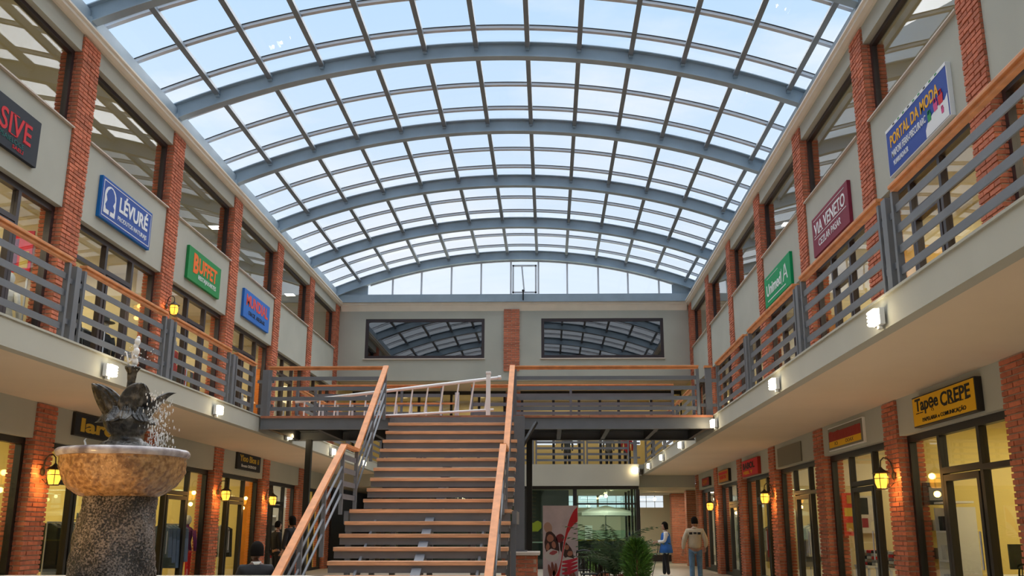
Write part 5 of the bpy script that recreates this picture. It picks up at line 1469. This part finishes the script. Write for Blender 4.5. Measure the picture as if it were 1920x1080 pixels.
def panel(s, k, dx0, dx1, back, z0, z1, rgb, label, art=(), cat='poster'):
    """upright board facing the hall's near end, standing near the far partition of a shop"""
    X, o = side(s); y = FAR[k] - (PW + .04 if dx0 < .42 else PW / 2 + .08) - back; xa, xb = sorted((X + o * dx0, X + o * dx1))
    p = thing('poster', label, cat, (xa, y, z0)); W, H = xb - xa, z1 - z0
    MB().box(0, W, -.03, 0, 0, H).build('board', cl(rgb), p)
    if z0 not in (0, DZ) and back > .05:
        MB().box(.02, .05, -.02, 0, -(z0 - (DZ if z0 > DZ else 0)), 0).box(W - .05, W - .02, -.02, 0, -(z0 - (DZ if z0 > DZ else 0)), 0).build('leg', 'alu', p)
    for i, (a, b_, c_, d_, q) in enumerate(art): MB().box(a * W, b_ * W, -.034 - i * .0015, -.03, c_ * H, d_ * H).build('print', cl(q), p)
def LX(dx): return XL - dx
def RX(dx): return XR + dx
FLW = tuple((.08 + .28 * (i % 3), .34 + .28 * (i % 3), .03 + .13 * i, .12 + .13 * i, RED if i % 2 else (.25, .02, .04)) for i in range(7))
# upper left shops
U3 = 'in the shop under the blue tree sign'
mannequin(LX(.65), 17.9, DZ, 0, BLK, BLK, 'black-clothed mannequin with a black hat ' + U3, True)
mannequin(LX(.65), 19.3, DZ, .4, BLK, GRY, 'second black-hatted mannequin, farther back ' + U3, True)
rack(LX(.95), 19.0, DZ, C(BLK, GRY, BLK, BLK, TAN, BLK), U3, 1.9)
U4 = 'in the shop under the black sign'
rack(LX(.85), 14.6, DZ, C(WHT, TAN, TEA, GRY, WHT, GRN, TEA), U4, 2.2)
mannequin(LX(.55), 15.5, DZ, 0, WHT, TAN, 'white-shirted mannequin ' + U4)
shelf(LX(1.6), 14.9, DZ, U4, C(TEA, WHT, RED, GRY), 1.9)
panel('left', 5, .45, .95, .25, 5.75, 6.5, RED, 'hanging red and purple cloth high ' + U4, ((.1, .5, .2, .8, (.16, .04, .12)), (.6, .9, .1, .5, YEL)), 'cloth')
U2 = 'in the shop under the green restaurant sign'
mannequin(LX(.5), 22.6, DZ + .25, 0, RED, BLK, 'mannequin in a bright red jacket ' + U2)
MB().box(LX(.5) - .25, LX(.5) + .25, 22.35, 22.85, DZ, DZ + .25).build('plinth', 'room_white').update_tag(); tag(bpy.data.objects['plinth'], 'low pale plinth under the red-jacketed mannequin ' + U2, 'plinth')
rack(LX(.75), 23.8, DZ, C(RED, TAN, RED, YEL, BLK, RED), U2, 1.3)
U1 = 'in the shop under the bright blue sign'
panel('left', 2, .30, .62, .02, DZ, 6.2, (.85, .24, .02), 'tall orange panel on the end wall ' + U1)
rack(LX(.75), 28.0, DZ, C(TAN, WHT, BLK, WHT, TAN), U1, 1.3)
shelf(LX(.8), 32.6, DZ, 'in the last but one upper left shop', C(WHT, GRY, TAN), 1.2)
# upper right shops
V5 = 'in the shop under the yellow-lettered blue sign'
rack(RX(.95), 14.4, DZ, C(BLK, TAN, GRY, WHT, BLK, TAN, BLK), V5, 2.0)
panel('right', 5, .45, 1.5, .10, DZ, 6.2, (.80, .50, .12), 'tall mustard yellow panel ' + V5)
V4 = 'in the shop under the maroon sign'
shelf(RX(.9), 19.3, DZ, V4, C(TAN, YEL, TAN, WHT), 1.3)
panel('right', 4, .32, .62, .02, DZ, 5.9, (.50, .20, .04), 'brown wooden panel ' + V4)
V3 = 'in the shop under the green sign'
mannequin(RX(.6), 23.2, DZ, 0, WHT, RED, 'mannequin in white and red ' + V3)
panel('right', 3, .34, 1.0, .05, 4.3, 6.3, WHT, 'white and red floral hanging ' + V3, FLW)
rack(RX(.7), 27.6, DZ, C(BLK, YEL, BLK, YEL, GRY), 'in the upper right shop one beyond the green sign', 1.6)
rack(RX(.8), 10.4, DZ, C(WHT, YEL, WHT, BLK, TAN, WHT), 'in the nearest visible upper shop on the right', 1.8)
# ground right
G5 = 'in the stationery shop'
panel('right', 5, 1.55, 1.95, 1.9, .45, 1.95, WHT, 'white hanging with red flowers ' + G5, FLW)
desk(RX(1.25), 14.5, 0, 'white desk ' + G5)
mo = thing('computer_monitor', 'black computer monitor on the white desk ' + G5, 'monitor', (RX(1.20), 14.5, .76))
MB().box(-.27, .27, -.02, .02, .10, .45).build('screen', 'black', mo); MB().box(-.12, .12, -.08, .08, 0, .015).box(-.03, .03, -.015, .015, .015, .12).build('stand', 'black', mo)
bg_ = thing('backpack', 'black bag hanging above the floral hanging ' + G5, 'bag', (RX(1.75), 14.1, 1.98)); MB().box(-.18, .18, -.10, .10, 0, .42).build('bag', 'black_cloth', bg_, bevel=.05); MB().tube([(-.1, 0, .42), (0, 0, .50), (.1, 0, .42)], .012, 6).build('handle', 'black_cloth', bg_)
chair((RX(.8), 14.3, 0), D(90), 'black office chair at the white desk ' + G5, 'shop chairs')
st_ = thing('wire_stand', 'curved black wire stand low ' + G5, 'stand', (RX(.42), 15.2, 0))
for i in range(4): MB().tube([(0, -.25 + i * .02, 0), (0, -.2 + i * .05, .35 + .06 * i), (0, .1, .48 + .06 * i), (0, .32, .2)], .012, 6).build('hoop', 'black', st_, smooth=True)
shelf(RX(.62), 15.5, 0, G5, C(GRY, RED, BLK, WHT), .7, 1.75)
panel('right', 5, .30, .75, .03, 1.80, 2.15, BLK, 'dark framed print high on the end wall ' + G5, ((.2, .8, .2, .8, GRY),))
G4 = 'in the second right ground floor shop'
panel('right', 4, .30, .62, .05, 1.30, 2.15, (.60, .05, .03), 'red and gold poster ' + G4, ((.1, .9, .45, .65, YEL), (.15, .8, .1, .3, (.5, .3, .05)), (.3, .7, .75, .95, (.6, .3, .05))), 'poster')
panel('right', 4, .68, 1.1, .05, 1.35, 2.1, WHT, 'white board with a black shape ' + G4, ((.1, .55, .5, .95, BLK), (.2, .5, .15, .4, (.3, .03, .05))))
panel('right', 4, 1.1, 1.45, .9, .3, 2.3, (.55, .02, .02), 'long red and gold cloth ' + G4, ((.3, .7, .6, .68, YEL), (.3, .7, .35, .43, YEL)), 'cloth')
for j in range(2):
    ty = 19.75 - j * 1.25
    tb = thing('display_table', '%s display table stacked with folded clothes %s' % (['far', 'near'][j], G4), 'table', (RX(.72), ty, 0))
    MB().box(-.3, .3, -.42, .42, .70, .74).build('tabletop', 'white', tb)
    for a in (-.27, .27):
        for b_ in (-.38, .38): MB().box(a - .02, a + .02, b_ - .02, b_ + .02, 0, .70).build('leg', 'alu', tb)
    for i in range(3):
        for q in range(5):
            c = (WHT, GRY, RED, WHT, BLK, TAN)[(i * 4 + q + j) % 6]
            g = MB().box(-.14, .14, -.11, .11, 0, .055).build('folded_shirt', cl(c), bevel=.012, loc=(RX(.72), ty - .28 + i * .28, .742 + q * .058))
            tag(g, '%s folded shirt, %s in the %s pile on the %s display table' % (N_[c], ['lowest', 'second', 'third', 'fourth', 'top'][q], ['near', 'middle', 'far'][i], ['far', 'near'][j]), 'shirt', 'folded shirts on the display tables')
rack(RX(.7), 24.2, 0, C(WHT, GRY, WHT), 'in the third right ground floor shop', .8)
rack(RX(.7), 28.3, 0, C(BLK, RED, TAN, BLK), 'in the fourth right ground floor shop', 1.3)
shelf(RX(.7), 32.6, 0, 'in the fifth right ground floor shop', C(WHT, TAN, GRN), 1.2)
# ground left
panel('left', 5, .36, .68, .30, .35, 1.65, WHT, 'white and red floral display board in the nearest left ground floor window', FLW)
A4 = 'in the left arcade shop by the fountain'
rack(LX(.55), 18.3, 0, C(BLK, BLK, GRY, BLK, BLK), A4, 1.1)
sh = thing('display_stand', 'dark ladder-like display stand ' + A4, 'stand', (LX(.75), 19.9, 0))
for a in (-.3, .3): MB().tube([(a, 0, 0), (a, 0, 1.75)], .02, 6).build('upright', 'black_metal', sh)
for j in range(6): MB().box(-.3, .3, -.12, .12, .2 + j * .28, .22 + j * .28).build('shelf_board', 'black_metal', sh)
A3 = 'in the left arcade right of the fountain'
rack(LX(.42), 23.3, 0, C(BLU, BLU, BLU, BLU, BLU), A3, 1.3)
mannequin(LX(.42), 24.35, 0, 0, (.12, .02, .12), RED, 'mannequin with bright red trousers in the left arcade window right of the fountain')
A2 = 'in the left ground floor shop with the orange wall'
rack(LX(.8), 28.2, 0, C(GRY, BLK), A2, .5)
panel('left', 2, .30, .58, .0, 0, 3.2, (.90, .30, .02), 'orange strip of wall ' + A2, (), 'wall panel')
shelf(LX(.8), 32.4, 0, 'in the left ground floor shop behind the couple', C(WHT, RED, TAN, GRY), 1.2)
# gallery shops
for i, x in enumerate((-5.5, -4.4, .8, 2.6, 3.4)):
    mannequin(x, 42.3, DZ, 0, (BLK, WHT, BLK, GRY, RED)[i], BLK, 'mannequin in %s behind the gallery glass, %s from the left' % (('black', 'white', 'black', 'grey', 'red')[i], ORD[i].replace('nearest', 'first')))
